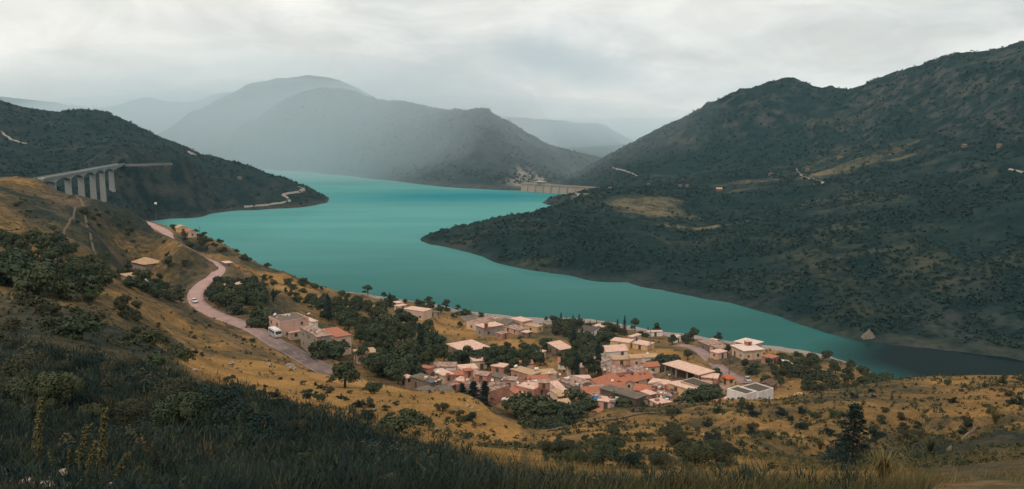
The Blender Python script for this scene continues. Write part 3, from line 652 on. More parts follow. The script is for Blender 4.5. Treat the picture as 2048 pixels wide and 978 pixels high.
def gable_roof(mb, x0, x1, y0, y1, z, rise, along, t=0.16):
    """two pitched slabs with thickness, ridge along local x or y"""
    if along == 'x':
        ym = (y0 + y1) / 2
        for (a, b_) in ((y0, ym), (y1, ym)):
            bt = [(x0, a, z), (x1, a, z), (x1, b_, z + rise), (x0, b_, z + rise)]
            if a > b_: bt = bt[::-1]
            mb.hexa(bt, [(p[0], p[1], p[2] + t) for p in bt])
    else:
        xm = (x0 + x1) / 2
        for (a, b_) in ((x0, xm), (x1, xm)):
            bt = [(a, y0, z), (b_, y0, z + rise), (b_, y1, z + rise), (a, y1, z)]
            if a < b_: pass
            else: bt = bt[::-1]
            mb.hexa(bt, [(p[0], p[1], p[2] + t) for p in bt])
def block(root, fp, org, rz, wall, roof, style, win=None, door=True, over=0.25, first=False, cols=False):
    """adds one block of a house as parts under its root; local x runs along F->R, local y along F->L"""
    M = Matrix.Rotation(-rz, 4, 'Z')
    o = M @ (fp.P - org); dz = fp.base - org.z
    # local axes: eb = +x, ea = +y in a frame rotated by the angle of eb
    ang = math.atan2(fp.eb.y, fp.eb.x) - rz
    flip = fp.eb.cross(fp.ea).z < 0
    sy = -1 if flip else 1
    la, lb, h = fp.la, fp.lb, fp.h
    def put(ob, x=0, y=0, z=0, r=0):
        q = Matrix.Rotation(ang, 4, 'Z') @ Vector((x, y * sy, 0))
        ob.location = (o.x + q.x, o.y + q.y, dz + z); ob.rotation_euler = (0, 0, ang + r)
    ya, yb = (0, la) if sy > 0 else (-la, 0)
    mb = MB()
    if cols:           # open storey: slab on columns round a recessed core
        nx, ny = max(2, int(lb / 4)), max(2, int(la / 4))
        for i in range(nx + 1):
            for j in range(ny + 1):
                if i in (0, nx) or j in (0, ny):
                    cxp, cyp = 0.3 + (lb - 0.6) * i / nx, ya + 0.3 + (la - 0.6) * j / ny
                    cb = MB().box(-0.2, 0.2, -0.2, 0.2, -1.5, h - 0.002).build('column', M_conc, root)
                    q = Matrix.Rotation(ang, 4, 'Z') @ Vector((cxp, cyp, 0)); cb.location = (o.x + q.x, o.y + q.y, dz); cb.rotation_euler = (0, 0, ang)
        mb.box(lb * 0.35, lb * 0.8, ya + la * 0.45, ya + la * 0.9, -1.5, h - 0.002)
    elif style == 'gable':
        rise = min(la, lb) * 0.22
        mb.hexa([(0, ya, -1.5), (lb, ya, -1.5), (lb, yb, -1.5), (0, yb, -1.5)], [(0, ya, h), (lb, ya, h), (lb, yb, h), (0, yb, h)])
        if lb >= la:
            ym = (ya + yb) / 2
            for x in (0, lb - 0.2): mb.hexa([(x, ya, h + .001), (x + .2, ya, h + .001), (x + .2, yb, h + .001), (x, yb, h + .001)], [(x, ym - .05, h + rise), (x + .2, ym - .05, h + rise), (x + .2, ym + .05, h + rise), (x, ym + .05, h + rise)])
        else:
            xm = lb / 2
            for y in (ya, yb - 0.2): mb.hexa([(0, y, h + .001), (lb, y, h + .001), (lb, y + .2, h + .001), (0, y + .2, h + .001)], [(xm - .05, y, h + rise), (xm + .05, y, h + rise), (xm + .05, y + .2, h + rise), (xm - .05, y + .2, h + rise)])
    elif style == 'mono':
        rise = la * 0.12
        zl, zh = (h, h + rise)
        yl, yh = (ya, yb) if sy > 0 else (yb, ya)
        tops = {ya: zl if ya == yl else zh, yb: zl if yb == yl else zh}
        mb.hexa([(0, ya, -1.5), (lb, ya, -1.5), (lb, yb, -1.5), (0, yb, -1.5)], [(0, ya, tops[ya]), (lb, ya, tops[ya]), (lb, yb, tops[yb]), (0, yb, tops[yb])])
    else:
        mb.box(0, lb, ya, yb, -1.5, h)
    wl = mb.build('wall', wall, root); put(wl)
    rb = MB(); ov = over
    if style == 'gable': gable_roof(rb, -ov, lb + ov, ya - ov, yb + ov, h + 0.004 - ov * .15, min(la, lb) * 0.22 + ov * .25, 'x' if lb >= la else 'y')
    elif style == 'hip':
        rise = min(la, lb) * 0.28; k = min(la, lb) / 2
        b4 = [(-ov, ya - ov, h + .003), (lb + ov, ya - ov, h + .003), (lb + ov, yb + ov, h + .003), (-ov, yb + ov, h + .003)]
        i = min(lb, la) / 2 - 0.05
        rb.hexa(b4, [(p[0], p[1], p[2] + .14) for p in b4])
        b5 = [(p[0], p[1], h + .145) for p in b4]
        rb.hexa(b5, [(i, ya + i, h + rise), (lb - i, ya + i, h + rise), (lb - i, yb - i, h + rise), (i, yb - i, h + rise)])
    elif style == 'mono':
        e = lambda x, y, z: (x, y, z)
        b4 = [(-ov, ya - ov, tops[ya] + .004), (lb + ov, ya - ov, tops[ya] + .004), (lb + ov, yb + ov, tops[yb] + .004), (-ov, yb + ov, tops[yb] + .004)]
        rb.hexa(b4, [(p[0], p[1], p[2] + .14) for p in b4])
    elif style == 'parapet':
        rb.box(0.2, lb - 0.2, ya + 0.2, yb - 0.2, h + 0.003, h + 0.06)
    else:
        rb.box(-ov, lb + ov, ya - ov, yb + ov, h + 0.003, h + 0.22)
    r_ = rb.build('roof', roof, root); put(r_)
    if style == 'parapet':
        pb = MB()
        for a_, b_, c_, d_ in ((0, lb, ya, ya + .18), (0, lb, yb - .18, yb), (0, .18, ya + .181, yb - .181), (lb - .18, lb, ya + .181, yb - .181)): pb.box(a_, b_, c_, d_, h + .003, h + .28)
        p_ = pb.build('parapet', wall, root); put(p_)
    if cols: return
    rs = random.Random(int(fp.P.x * 13 + fp.P.y * 7))
    floors = 2 if h > 4.7 else 1
    fh = h / floors
    for side, ln in (('x', lb), ('y', la)):
        n = max(1, int(ln / 4.2)) if win is None else win
        if ln < 2.4 and win is None: n = 0
        slot = ln / max(n, 1)
        for fl in range(floors):
            for i in range(n):
                t = slot * (i + 0.5)
                isdoor = door and fl == 0 and i == n // 2 and side == ('x' if lb >= la else 'y')
                if isdoor: me1, me2, n1, n2, sw, sh, z = ME_door, ME_dframe, 'door', 'door_frame', 1.05, 2.05, 0.02
                else:
                    me1, me2, n1, n2 = ME_frame, ME_pane, 'window', 'pane'; sw, sh = (1.1, 1.15) if rs.random() < .7 else (0.85, 0.9); z = fl * fh + min(1.15, fh * .42)
                    if sh + z > (fl + 1) * fh - 0.15: sh = max(0.5, (fl + 1) * fh - 0.2 - z)
                    if rs.random() < 0.12: continue
                w = link(n1, me1, root)
                if side == 'x':
                    put(w, t, 0, z, 0 if sy > 0 else math.pi)
                else:
                    put(w, 0, t, z, -math.pi / 2 if sy > 0 else -math.pi / 2)
                w.scale = (sw, 1, sh)
                link(n2, me2, w)
HOUSES = []      # (root, footprint)
def house(name, label, blocks, cat='house', group=None):
    """blocks: list of dicts with view, L, F, R, h, wall, roof, style"""
    fps = [b_['fp'] for b_ in blocks]
    org = Vector((fps[0].c.x, fps[0].c.y, fps[0].base)); rz = math.atan2(fps[0].eb.y, fps[0].eb.x)
    root = empty(name, org, rz, label=label, category=cat)
    if group: root['group'] = group
    for b_ in blocks:
        block(root, b_['fp'], org, rz, W[b_['wall']], RF[b_['roof']], b_.get('style', 'flat'), b_.get('win'), b_.get('door', True), b_.get('over', 0.25), cols=b_.get('cols', False))
    HOUSES.append((root, fps)); return root
def hb(v, L, Fp, Rp, h, wall, roof, style='flat', **k):
    d = dict(fp=footprint(v, L, Fp, Rp, h), wall=wall, roof=roof, style=style); d.update(k); return d
TABLE = [
 ('house', 'long flat-roofed roadside house with a pink brick upper storey behind the white minibus', [
   hb('c', (617,537), (698,575), (905,548), 6.4, 'pink', 'greyslab', 'parapet'), hb('c', (862,550), (925,574), (957,566), 4.6, 'white', 'pinkslab'), hb('c', (702,628), (765,652), (850,634), 2.8, 'cream', 'pinkslab')]),
 ('house', 'grey two-storey roadside house with a dark slab roof next to the white minibus', [hb('c', (840,613), (962,680), (1042,658), 6.8, 'grey', 'rubble')]),
 ('house', 'pale two-storey house with a red tiled roof, half hidden by a roadside tree', [hb('c', (992,626), (1092,681), (1195,666), 6.8, 'cream', 'tile', 'flat')]),
 ('house', 'small cottage with an orange-tan flat roof sunk among trees below the roadside houses', [hb('c', (1210,770), (1245,806), (1385,792), 3.2, 'cream', 'tan')]),
 ('house', 'low pink-walled cottage with a pale roof in the bend of the road', [hb('c', (245,315), (345,340), (402,328), 3.0, 'pink', 'pinkslab'), hb('c', (375,300), (400,312), (487,298), 2.8, 'brick', 'pinkslab')]),
 ('hut', 'tiny hut with a pale roof beside the outer bend of the road', [hb('c', (292,152), (318,164), (347,154), 2.4, 'brown', 'pinkslab', win=1)]),
 ('house', 'lone hillside house with a wide tan hipped roof on the left slope', [hb('b', (862,470), (945,487), (1025,466), 4.8, 'grey', 'tan', 'hip', over=0.7), hb('b', (1015,462), (1042,470), (1070,460), 3.6, 'brown', 'tile', 'flat')]),
 ('shed', 'low shed with a flat tan roof in front of the lone hillside house', [hb('b', (788,550), (830,568), (895,553), 1.8, 'grey', 'tan', win=0, door=False)]),
 ('hut', 'small stone hut among dark trees at the far left edge', [hb('b', (86,430), (100,438), (118,430), 2.4, 'grey', 'pinkslab', win=1)]),
 ('house', 'small house with a yellow roof beside the highest road bend', [hb('b', (1140,240), (1160,250), (1197,240), 2.8, 'yellow', 'tan', 'gable')]),
 ('house', 'small cream house with a red roof above the lake by the highest road bend', [hb('b', (1200,264), (1228,276), (1270,268), 3.4, 'cream', 'tile', 'gable')]),
 ('house', 'long two-storey cream house with a pale roof nearest the lake on the left', [hb('h', (150,205), (362,236), (432,206), 5.4, 'cream', 'pinkslab'), hb('h', (428,236), (505,248), (532,234), 3.0, 'grey', 'greyslab')]),
 ('house', 'small cream house beside the tall cypress above the beach', [hb('h', (65,166), (100,180), (182,162), 3.0, 'cream', 'pinkslab')]),
 ('house', 'little pale-roofed house farthest back in the trees above the beach', [hb('h', (25,131), (80,146), (132,132), 2.8, 'pink', 'pinkslab')]),
 ('yard_wall', 'low grey walled yard above the beach between trees', [hb('h', (765,287), (820,336), (892,292), 1.0, 'grey', 'greyslab', 'parapet', win=0, door=False)]),
 ('house', 'unfinished cream house with concrete stubs on its roof behind the pink-roofed house', [hb('h', (917,327), (940,372), (1190,306), 4.0, 'cream', 'rubble', 'parapet')]),
 ('house', 'two-storey house with a broad pink flat roof and brick stair box above the field', [hb('h', (895,386), (1020,413), (1225,381), 5.2, 'grey', 'pinkslab', over=0.5)]),
 ('house', 'low grey-roofed house right of the broad pink roof', [hb('h', (1175,346), (1265,386), (1385,356), 3.0, 'grey', 'greyslab', 'gable')]),
 ('shed', 'square orange brick shed at the top edge of the brown field', [hb('h', (1130,470), (1218,482), (1292,463), 3.0, 'brick', 'rubble')]),
 ('house', 'low pink-roofed house closest to the beach above the brown field', [hb('h', (1310,311), (1440,347), (1495,312), 3.0, 'pink', 'pinkslab')]),
 ('house', 'yellowish flat-roofed house left of the spired conifers', [hb('h', (1458,381), (1600,407), (1650,386), 3.4, 'yellow', 'tan')]),
 ('shed', 'sprawling low shed with a patched pink roof above the brown field', [hb('h', (1245,401), (1390,442), (1480,416), 2.6, 'pink', 'rubble')]),
 ('shed', 'small pale shed beside a tree at the right end of the brown field', [hb('h', (1440,451), (1490,467), (1540,451), 2.8, 'brown', 'pinkslab')]),
 ('house', 'wide unfinished house with a bright pale roof on open columns in the middle grove', [hb('h', (610,591), (800,673), (1115,636), 4.2, 'grey', 'pinkslab', cols=True), hb('h', (735,586), (800,604), (942,572), 4.8, 'brick', 'pinkslab', win=0, door=False)]),
 ('house', 'brown-roofed house with a tin awning at the left corner of the lower village', [hb('d', (265,631), (400,673), (460,651), 4.2, 'brown', 'greyslab'), hb('d', (325,569), (385,580), (407,567), 5.2, 'brick', 'tile', win=1), hb('d', (407,592), (480,627), (525,606), 3.8, 'cream', 'pinkslab')]),
 ('hut', 'small pale-pink hut by a tree at the left end of the lower village', [hb('d', (200,632), (235,643), (272,630), 3.0, 'pink', 'pinkslab', win=1)]),
 ('house', 'unfinished red brick house with bare columns and a white lower wall', [hb('d', (600,673), (780,732), (905,690), 5.4, 'brick', 'rubble', 'parapet')]),
 ('shed', 'narrow brick lean-to with a grey sloping roof in front of the dark pines', [hb('d', (430,716), (505,767), (562,746), 2.4, 'brick', 'greyslab', 'mono')]),
 ('house', 'dark flat-roofed house behind the unfinished brick house', [hb('d', (590,611), (700,647), (775,616), 4.4, 'brick', 'rubble'), hb('d', (772,621), (850,641), (916,629), 3.4, 'grey', 'greyslab')]),
 ('house', 'square brick house with an orange-stained roof and a white tank above the lower village', [hb('d', (918,583), (1050,622), (1105,601), 4.8, 'brick', 'tan')]),
 ('house', 'brick house with a big bare roof terrace in the centre of the lower village', [hb('d', (958,681), (1065,720), (1170,676), 4.4, 'brick', 'pinkslab', 'parapet')]),
 ('house', 'long whitewashed low house with a pale sloping roof beside the terrace house', [hb('d', (1172,691), (1270,762), (1305,746), 3.0, 'white', 'pinkslab', 'mono')]),
 ('house', 'grey house with a cluttered flat roof and white pots right of the big trees', [hb('d', (1215,651), (1330,692), (1425,661), 4.0, 'grey', 'rubble'), hb('d', (1195,692), (1290,726), (1330,706), 3.2, 'cream', 'greyslab')]),
 ('house', 'small house with a tilted pink roof left of the tall dark grove', [hb('d', (1158,426), (1240,457), (1254,421), 3.4, 'brown', 'pinkslab', 'mono')]),
 ('hut', 'narrow cream hut peeping out of the trees left of the tall dark grove', [hb('d', (1088,466), (1110,477), (1147,463), 3.6, 'cream', 'pinkslab')]),
 ('shed', 'long tan slab-roofed shed below the whitewashed low house', [hb('d', (1175,741), (1290,802), (1335,790), 2.4, 'cream', 'tan', 'mono', win=1)]),
 ('shed', 'small tan shed at the lower right of the big round trees', [hb('d', (1207,802), (1262,862), (1322,831), 2.2, 'cream', 'tan', 'mono', win=1)]),
 ('house', 'white house with a dark grey pitched roof behind the spired conifers', [hb('e', (127,223), (235,242), (300,207), 4.0, 'white', 'bitumen'), hb('e', (235,193), (300,206), (370,191), 3.8, 'cream', 'pinkslab')]),
 ('house', 'long yellow house with a pink roof at the edge of the golden field', [hb('e', (380,306), (520,324), (560,301), 3.8, 'yellow', 'pinkslab'), hb('e', (545,326), (655,346), (670,316), 3.0, 'yellow', 'pinkslab')]),
 ('house', 'white gabled house at the left corner of the golden field', [hb('e', (312,356), (345,393), (510,381), 3.4, 'white', 'pinkslab', 'gable')]),
 ('house', 'narrow white wall-like house by the beach between two trees', [hb('e', (645,233), (665,242), (772,238), 3.4, 'white', 'pinkslab')]),
 ('house', 'brown house with several patched pink roofs at the upper end of the village street', [hb('e', (1035,309), (1120,342), (1200,319), 4.0, 'brown', 'rubble'), hb('e', (1112,341), (1210,370), (1255,346), 3.4, 'pink', 'rubble'), hb('e', (1112,301), (1150,313), (1192,299), 4.6, 'pink', 'pinkslab', win=1)]),
 ('house', 'tall cream house with a wide white roof and red stair box by the lake', [hb('e', (1310,316), (1440,340), (1520,316), 6.4, 'cream', 'white', over=0.6)]),
 ('house', 'cream house with a bright white roof in front of the tall lakeside house', [hb('e', (1295,343), (1385,384), (1530,373), 5.6, 'cream', 'white', over=0.6)]),
 ('house', 'broken red brick house at the edge of the dark lakeside thicket', [hb('e', (1525,421), (1590,442), (1645,426), 3.8, 'brick', 'tile')]),
 ('canopy_hall', 'big open hall with a pale slab roof on concrete columns', [hb('e', (785,483), (1045,564), (1135,531), 5.2, 'dark', 'pinkslab', cols=True, over=0.5)], 'hall'),
 ('kiosk', 'yellow kiosk with a bright orange hipped roof', [hb('e', (1222,577), (1264,597), (1312,590), 3.4, 'yellow', 'orange', 'hip', over=0.4)], 'kiosk'),
 ('warehouse', 'long warehouse with a dark flat roof and a yellow end wall', [hb('e', (905,613), (1140,692), (1250,669), 3.8, 'cream', 'bitumen', 'parapet'), hb('e', (820,629), (1030,692), (1058,676), 3.6, 'yellow', 'pinkslab')], 'warehouse'),
 ('warehouse', 'white two-bay hall with dark flat roofs at the lower end of the street', [hb('e', (1375,653), (1495,700), (1607,669), 6.8, 'white', 'bitumen', 'parapet', win=0, door=True), hb('e', (1258,677), (1403,721), (1487,697), 6.3, 'white', 'bitumen', 'parapet', win=0, door=False)], 'warehouse'),
 ('hut', 'tiny tent-like hut with a tan roof in the thicket beside the spur', [hb('e', (1798,716), (1825,730), (1862,714), 2.2, 'cream', 'tan', 'hip')]),
 ('house', 'dark brown tiled cottage behind the white two-bay hall', [hb('e', (1512,627), (1590,650), (1635,620), 2.8, 'brown', 'darktile', 'gable')]),
 ('house', 'cottage with a wavy red tiled roof nearest the tall dark grove', [hb('e', (228,602), (300,656), (465,602), 2.8, 'pink', 'tile', 'gable')]),
 ('house', 'cottage with a red tiled roof below the cluttered roof in the old quarter', [hb('e', (472,572), (540,622), (705,582), 2.8, 'cream', 'tile', 'gable')]),
 ('house', 'long dark block with a grey roof and pilasters in the old quarter', [hb('e', (302,667), (575,747), (642,717), 4.8, 'dark', 'greyslab', win=0)]),
 ('house', 'roofless-looking brick house in the old quarter beside the tall dark grove', [hb('e', (288,506), (400,561), (505,526), 3.8, 'brick', 'rubble', 'parapet')]),
 ('house', 'house with a cluttered grey and pink roof in the old quarter', [hb('e', (498,516), (620,571), (705,546), 3.4, 'grey', 'rubble')]),
 ('shop', 'narrow brick shop with a white front in the old quarter', [hb('e', (610,691), (680,716), (718,701), 4.4, 'brick', 'pinkslab')], 'shop'),
 ('house', 'cottage with a red tiled roof below the yellow warehouse wall', [hb('e', (778,661), (870,706), (1000,686), 2.8, 'pink', 'tile', 'gable')]),
 ('house', 'low cottage with dark brown tiles against the golden spur', [hb('e', (805,786), (870,817), (968,801), 2.4, 'brown', 'darktile', 'gable')]),
 ('shed', 'ramshackle shed with a patched roof left of the red tiles in the old quarter', [hb('e', (690,641), (760,671), (800,651), 2.8, 'brick', 'rubble', 'mono')]),
 ('shed', 'ramshackle shed hung about with clutter beside the narrow brick shop', [hb('e', (720,702), (780,737), (838,721), 2.8, 'pink', 'rubble', 'mono')]),
 ('awning', 'bright blue tarpaulin awning beside the long dark block', [hb('e', (238,746), (275,761), (308,736), 2.6, 'pink', 'blue', 'mono', win=0, door=False)], 'awning'),
 ('shed', 'small white-roofed shed on the bare brown plot by the lake', [hb('e', (1668,461), (1710,484), (1730,475), 2.2, 'brown', 'white', 'mono', win=0)]),
 ('hut', 'tiny red tiled hut peeping over the tip of the golden spur', [hb('e', (243,838), (288,850), (327,834), 2.2, 'brown', 'tile', 'gable')]),
 ('hut', 'tiny orange roofed hut peeping over the golden spur among bushes', [hb('e', (603,825), (630,846), (657,836), 2.2, 'brown', 'tile', 'gable')]),
 ('shed', 'low red tiled shed left of the white two-bay hall', [hb('e', (1150,770), (1200,796), (1256,786), 2.4, 'pink', 'tile', 'mono')]),
 ('garage', 'low grey garage in front of the white two-bay hall', [hb('e', (1240,746), (1368,777), (1402,752), 2.4, 'grey', 'pinkslab')], 'garage'),
 ('house', 'low house with a cluttered roof behind the blue tarpaulin', [hb('e', (225,705), (300,760), (420,780), 2.4, 'pink', 'rubble', win=1)]),
 ('house', 'half-built brick house with a bare slab between the grove and the brick house', [hb('d', (560,650), (620,665), (660,640), 3.0, 'brick', 'pinkslab')]),
 ('house', 'broken pale house with a patched roof above the roofless brick house', [hb('q', (65,381), (130,412), (250,366), 4.6, 'white', 'rubble')]),
 ('shed', 'narrow grey shed at the end of the long dark block', [hb('q', (478,690), (500,736), (576,720), 4.4, 'grey', 'greyslab', win=1)]),
 ('house', 'little pale house on the beach beside the big round tree', [hb('q', (830,150), (850,166), (892,146), 4.0, 'white', 'pinkslab', win=1)]),
 ('house', 'small pink house at the lower side of the brown street house', [hb('q', (1190,286), (1240,312), (1322,292), 3.6, 'pink', 'pinkslab')]),
 ('shed', 'low pale shed behind the long yellow house', [hb('q', (415,150), (440,161), (522,136), 4.0, 'cream', 'pinkslab', win=1)]),
 ('terrace', 'low bare concrete terrace in front of the tin-awning house', [hb('p', (205,586), (330,622), (440,592), 1.2, 'grey', 'greyslab', win=0, door=False)], 'terrace'),
 ('ruin', 'broken low brick ruin between the awning house and the unfinished house', [hb('p', (440,541), (520,562), (640,531), 2.6, 'brick', 'rubble', 'parapet', win=1)], 'ruin'),
 ('shed', 'narrow red tiled shed stretching right of the unfinished brick house', [hb('p', (1108,601), (1238,667), (1266,642), 2.4, 'brick', 'tile', 'mono', win=1)]),
 ('house', 'small house with a pink roof right behind the tall village grove', [hb('p', (1790,92), (1850,150), (1902,112), 3.6, 'cream', 'pinkslab')]),
 ('house', 'white house corner showing right of the tall village grove', [hb('p', (1925,262), (1960,290), (2010,270), 4.6, 'white', 'pinkslab')]),
 ('shed', 'tile-roofed shed tucked between the two red tiled cottages', [hb('q', (320,560), (370,590), (430,570), 3.6, 'cream', 'tile', 'gable', win=1)]),
 ('shed', 'patched pink shed in the junk yard of the old quarter', [hb('q', (640,600), (690,640), (740,612), 3.2, 'pink', 'rubble', win=1)]),
 ('shed', 'small red tiled shed at the edge of the junk yard', [hb('q', (735,625), (800,670), (865,645), 3.4, 'cream', 'tile', 'mono', win=1)]),
 ('shed', 'pale flat shed at the lower end of the junk yard', [hb('q', (610,745), (680,785), (800,765), 3.0, 'pink', 'pinkslab', win=1)]),
]
# small sheds and cottages fill the gaps of the old quarter
def short_name(lab):
    w_ = lab.split()
    for k in range(2, len(w_)):
        if w_[k] in ('with', 'in', 'at', 'and', 'of', 'beside', 'behind', 'below', 'above', 'right', 'left', 'nearest', 'by', 'on', 'between', 'next', 'peeping', 'farthest', 'hung', 'stretching', 'tucked', 'against', 'closest', 'sunk', 'showing'): return ' '.join(w_[:k])
    return ' '.join(w_[:4])
all_fp = [(b_['fp'], t[1]) for t in TABLE for b_ in t[2]]
infill = [(906,764),(935,748),(1020,775),(1045,742),(1090,760),(1150,748),(1180,742),(1165,770),(1195,790),(1215,745),(1240,728),(1262,770),(1300,745),(1318,778),(1325,795),(1345,760),(1300,725),(1420,770),(1180,800),(1350,785),(1405,785),(1230,790),(1115,790),(1000,745),(1135,735),(960,735),(890,745),(1290,795),(1270,730),(1145,790),(1075,775),(1215,815),(1165,730),(1335,805)]
rf_words = [('tile', 'red tiled'), ('pinkslab', 'pale pink flat'), ('rubble', 'cluttered'), ('tile', 'terracotta'), ('tan', 'tan'), ('pinkslab', 'salmon flat')]
rsi = random.Random(21); seen_l = set()
for i, (px, py) in enumerate(infill):
    g = ground0(px, py, 185); la, lb = rsi.uniform(3.4, 5.6), rsi.uniform(4.2, 7.6); a = R(rsi.uniform(-28, 18))
    fp = Foot(); fp.eb = Vector((math.cos(a), math.sin(a), 0)); fp.ea = Vector((-math.sin(a), math.cos(a), 0)); fp.la = la; fp.lb = lb; fp.h = rsi.uniform(2.2, 3.2); fp.base = g.z; fp.z = g.z + fp.h
    fp.P = Vector((g.x, g.y, fp.z)) - fp.ea * la / 2 - fp.eb * lb / 2; fp.c = Vector((g.x, g.y, fp.z))
    dd = sorted(((o_[0].c - fp.c).length, o_[1], o_[0]) for o_ in all_fp if True) if False else sorted(((math.hypot(o_[0].c.x - g.x, o_[0].c.y - g.y), k) for k, o_ in enumerate(all_fp)))
    if dd[0][0] < 0.36 * (max(la, lb) + max(all_fp[dd[0][1]][0].la, all_fp[dd[0][1]][0].lb)): continue
    rf, rw = rf_words[i % 6]; st = 'gable' if rf == 'tile' else ('mono' if i % 3 == 0 else 'flat'); wl_ = rsi.choice(['pink', 'brick', 'cream', 'pink', 'white']); near = short_name(all_fp[dd[0][1]][1])
    lab = f'small {dict(pink="pink", brick="brick", cream="cream", white="white")[wl_]} hut with a {rw} roof beside the {near}'
    if lab in seen_l: lab = lab.replace('small', 'tiny')
    if len(lab.split()) > 16: lab = lab.replace(near, ' '.join(near.split()[-3:]))
    seen_l.add(lab); TABLE.append(('hut', lab, [dict(fp=fp, wall=wl_, roof=RF and rf, style=st, win=1)])); all_fp.append((fp, lab))
for t in TABLE:
    for b_ in t[2]:
        fp = b_['fp']; PADS.append((fp.c.x, fp.c.y, 0.62 * max(fp.la, fp.lb), fp.base))
# ------------------------------------------------------------------ near bank ground
def project(x, y, z):
    dx, dy, dz = x, y, z - EYE
    dep = dy * CP - dz * SP; up = dy * SP + dz * CP
    return CX + F * dx / dep, CY - F * up / dep
def coverA(xx, yy, zz):
    u = CX + F * xx / yy
    wob = fbm(xx / 25, yy / 25, 3, 81)
    w2 = fbm(xx / 60, yy / 60, 3, 83)
    dry = 0.42 + 0.5 * w2
    # foreground: dark heath on the left and centre, dry spur on the right
    heath_edge = np.interp(u, [-300, 0, 150, 330, 400, 500, 600, 700, 800, 1000, 1100, 1200, 1300, 2350], [44, 46, 50, 62, 64, 53, 42, 36, 30, 19, 15, 12, 9, 8])
    dry = np.where(yy < heath_edge * (1 + 0.25 * wob), 0.05, dry)
    spur = smooth(1020, 1080, u) * (1 - smooth(150, 190, yy)) * smooth(heath_edge * .9, heath_edge * 1.3, yy)
    dry = np.maximum(dry, spur * (0.52 + 0.65 * wob))
    slope = smooth(300, 380, u) * (1 - smooth(1030, 1060, u)) * smooth(heath_edge, heath_edge * 1.25, yy) * (1 - smooth(180, 200, yy))
    dry = np.maximum(dry, slope * (1.05 + 0.35 * wob))
    terr = smooth(60, 200, u) * (1 - smooth(610, 660, u)) * smooth(175, 200, yy) * (1 - smooth(250, 280, yy))
    dry = np.maximum(dry, terr * smooth(100, 420, u) * (0.60 + 0.7 * wob))
    left = (1 - smooth(380, 440, u)) * smooth(280, 330, yy)
    dry = np.where(left > 0.5, 0.30 + 0.75 * w2, dry)
    vill = smooth(195, 215, yy) * smooth(620, 700, u)
    dry = np.where(vill > 0.5, 0.56 + 0.6 * w2, dry)
    bank = smooth(380, 420, yy) * smooth(440, 470, u) * (1 - smooth(700, 760, u)); dry = np.where(bank > .5, 0.55 + .6 * w2, dry)
    fields = [(ground0(930, 665, 180), 34, 26), (ground0(900, 645, 180), 26, 16), (ground0(1060, 690, 180), 22, 16), (ground0(1330, 712, 180), 22, 16), (ground0(1290, 705, 180), 24, 14), (ground0(1600, 735, 180), 13, 18), (ground0(620, 590, 180), 30, 22), (ground0(700, 605, 180), 24, 14), (ground0(1400, 735, 180), 14, 12), (ground0(1020, 812, 170), 7, 9), (ground0(560, 560, 250), 24, 30)]
    soil = np.zeros_like(xx)
    for p, rx, ry in fields: dry = np.maximum(dry, 1.1 * np.exp(-(((xx - p.x) / rx) ** 2 + ((yy - p.y) / ry) ** 2) ** 2))
    for (cx, cy, r, pz) in PADS: soil = np.maximum(soil, 0.8 * np.exp(-((xx - cx) ** 2 + (yy - cy) ** 2) / (r * 1.5) ** 2) * (u > 700) * (yy < 330))
    soil = np.maximum(soil, 0.5 * left * smooth(0.1, 0.45, fbm(xx / 35, yy / 35, 4, 88)))
    soil = np.maximum(soil, 0.12 * smooth(1890, 1960, u) * (1 - smooth(28, 45, yy)))
    for P, hw, bw in LEVELS:
        for s in range(0, len(P), 3): soil = np.maximum(soil, 0.75 * np.exp(-((xx - P[s, 0]) ** 2 + (yy - P[s, 1]) ** 2) / 42))
    dry = np.where((u > 1860) & (yy < 38), 0.30 + 0.5 * wob, dry)
    sand = smooth(3.6, 1.2, zz) * smooth(350, 380, yy) * smooth(620, 700, u)
    return {'dry': np.clip(dry, 0, 1).ravel(), 'bare': np.clip(soil, 0, 1).ravel(), 'sand': sand.ravel()}
m, nt, b = new_mat('dry_hill_ground')
p = pos(nt)
big = nz(nt, 0.05, 5, 0.6, p); med = nz(nt, 0.30, 5, 0.65, p); fine = nz(nt, 2.2, 4, 0.65, p); streak = nz(nt, 0.55, 4, 0.6, pos(nt, (1, 0.35, 1)))
d = attr(nt, 'dry')
sel = mth(nt, 'ADD', d, mth(nt, 'MULTIPLY', mth(nt, 'SUBTRACT', med, 0.5), 1.3))
sel = mth(nt, 'ADD', sel, mth(nt, 'MULTIPLY', mth(nt, 'SUBTRACT', streak, 0.5), 0.6))
c = mixc(nt, mr(nt, sel, 0.05, 0.50), (0.020, 0.030, 0.024), (0.098, 0.072, 0.036))
c = mixc(nt, mr(nt, sel, 0.42, 0.95), c, mixc(nt, mr(nt, big, 0.35, 0.65), (0.22, 0.122, 0.042), (0.39, 0.215, 0.072)))
c = mixc(nt, mth(nt, 'MULTIPLY', attr(nt, 'bare'), mr(nt, med, 0.30, 0.55)), c, mixc(nt, mr(nt, streak, .35, .65), (0.24, 0.155, 0.10), (0.13, 0.085, 0.055)))
c = mixc(nt, attr(nt, 'sand'), c, mixc(nt, fine, (0.24, 0.20, 0.18), (0.36, 0.30, 0.27)))
c = mixc(nt, 0.75, c, mixc(nt, mr(nt, fine, 0.30, 0.70), (0.55, 0.56, 0.55), (1.4, 1.38, 1.35)), 'MULTIPLY')
nt.links.new(c, b.inputs['Base Color']); b.inputs['Specular IOR Level'].default_value = 0.05
bump(nt, b, mth(nt, 'ADD', mth(nt, 'MULTIPLY', fine, 0.35), med), 0.8, 0.6)
M_bank = m
near_bank = terrain_obj('hillside_ground', A, -300, 2350, 560, 3, 900, 860, M_bank, post=apply_levels, attrs=coverA)

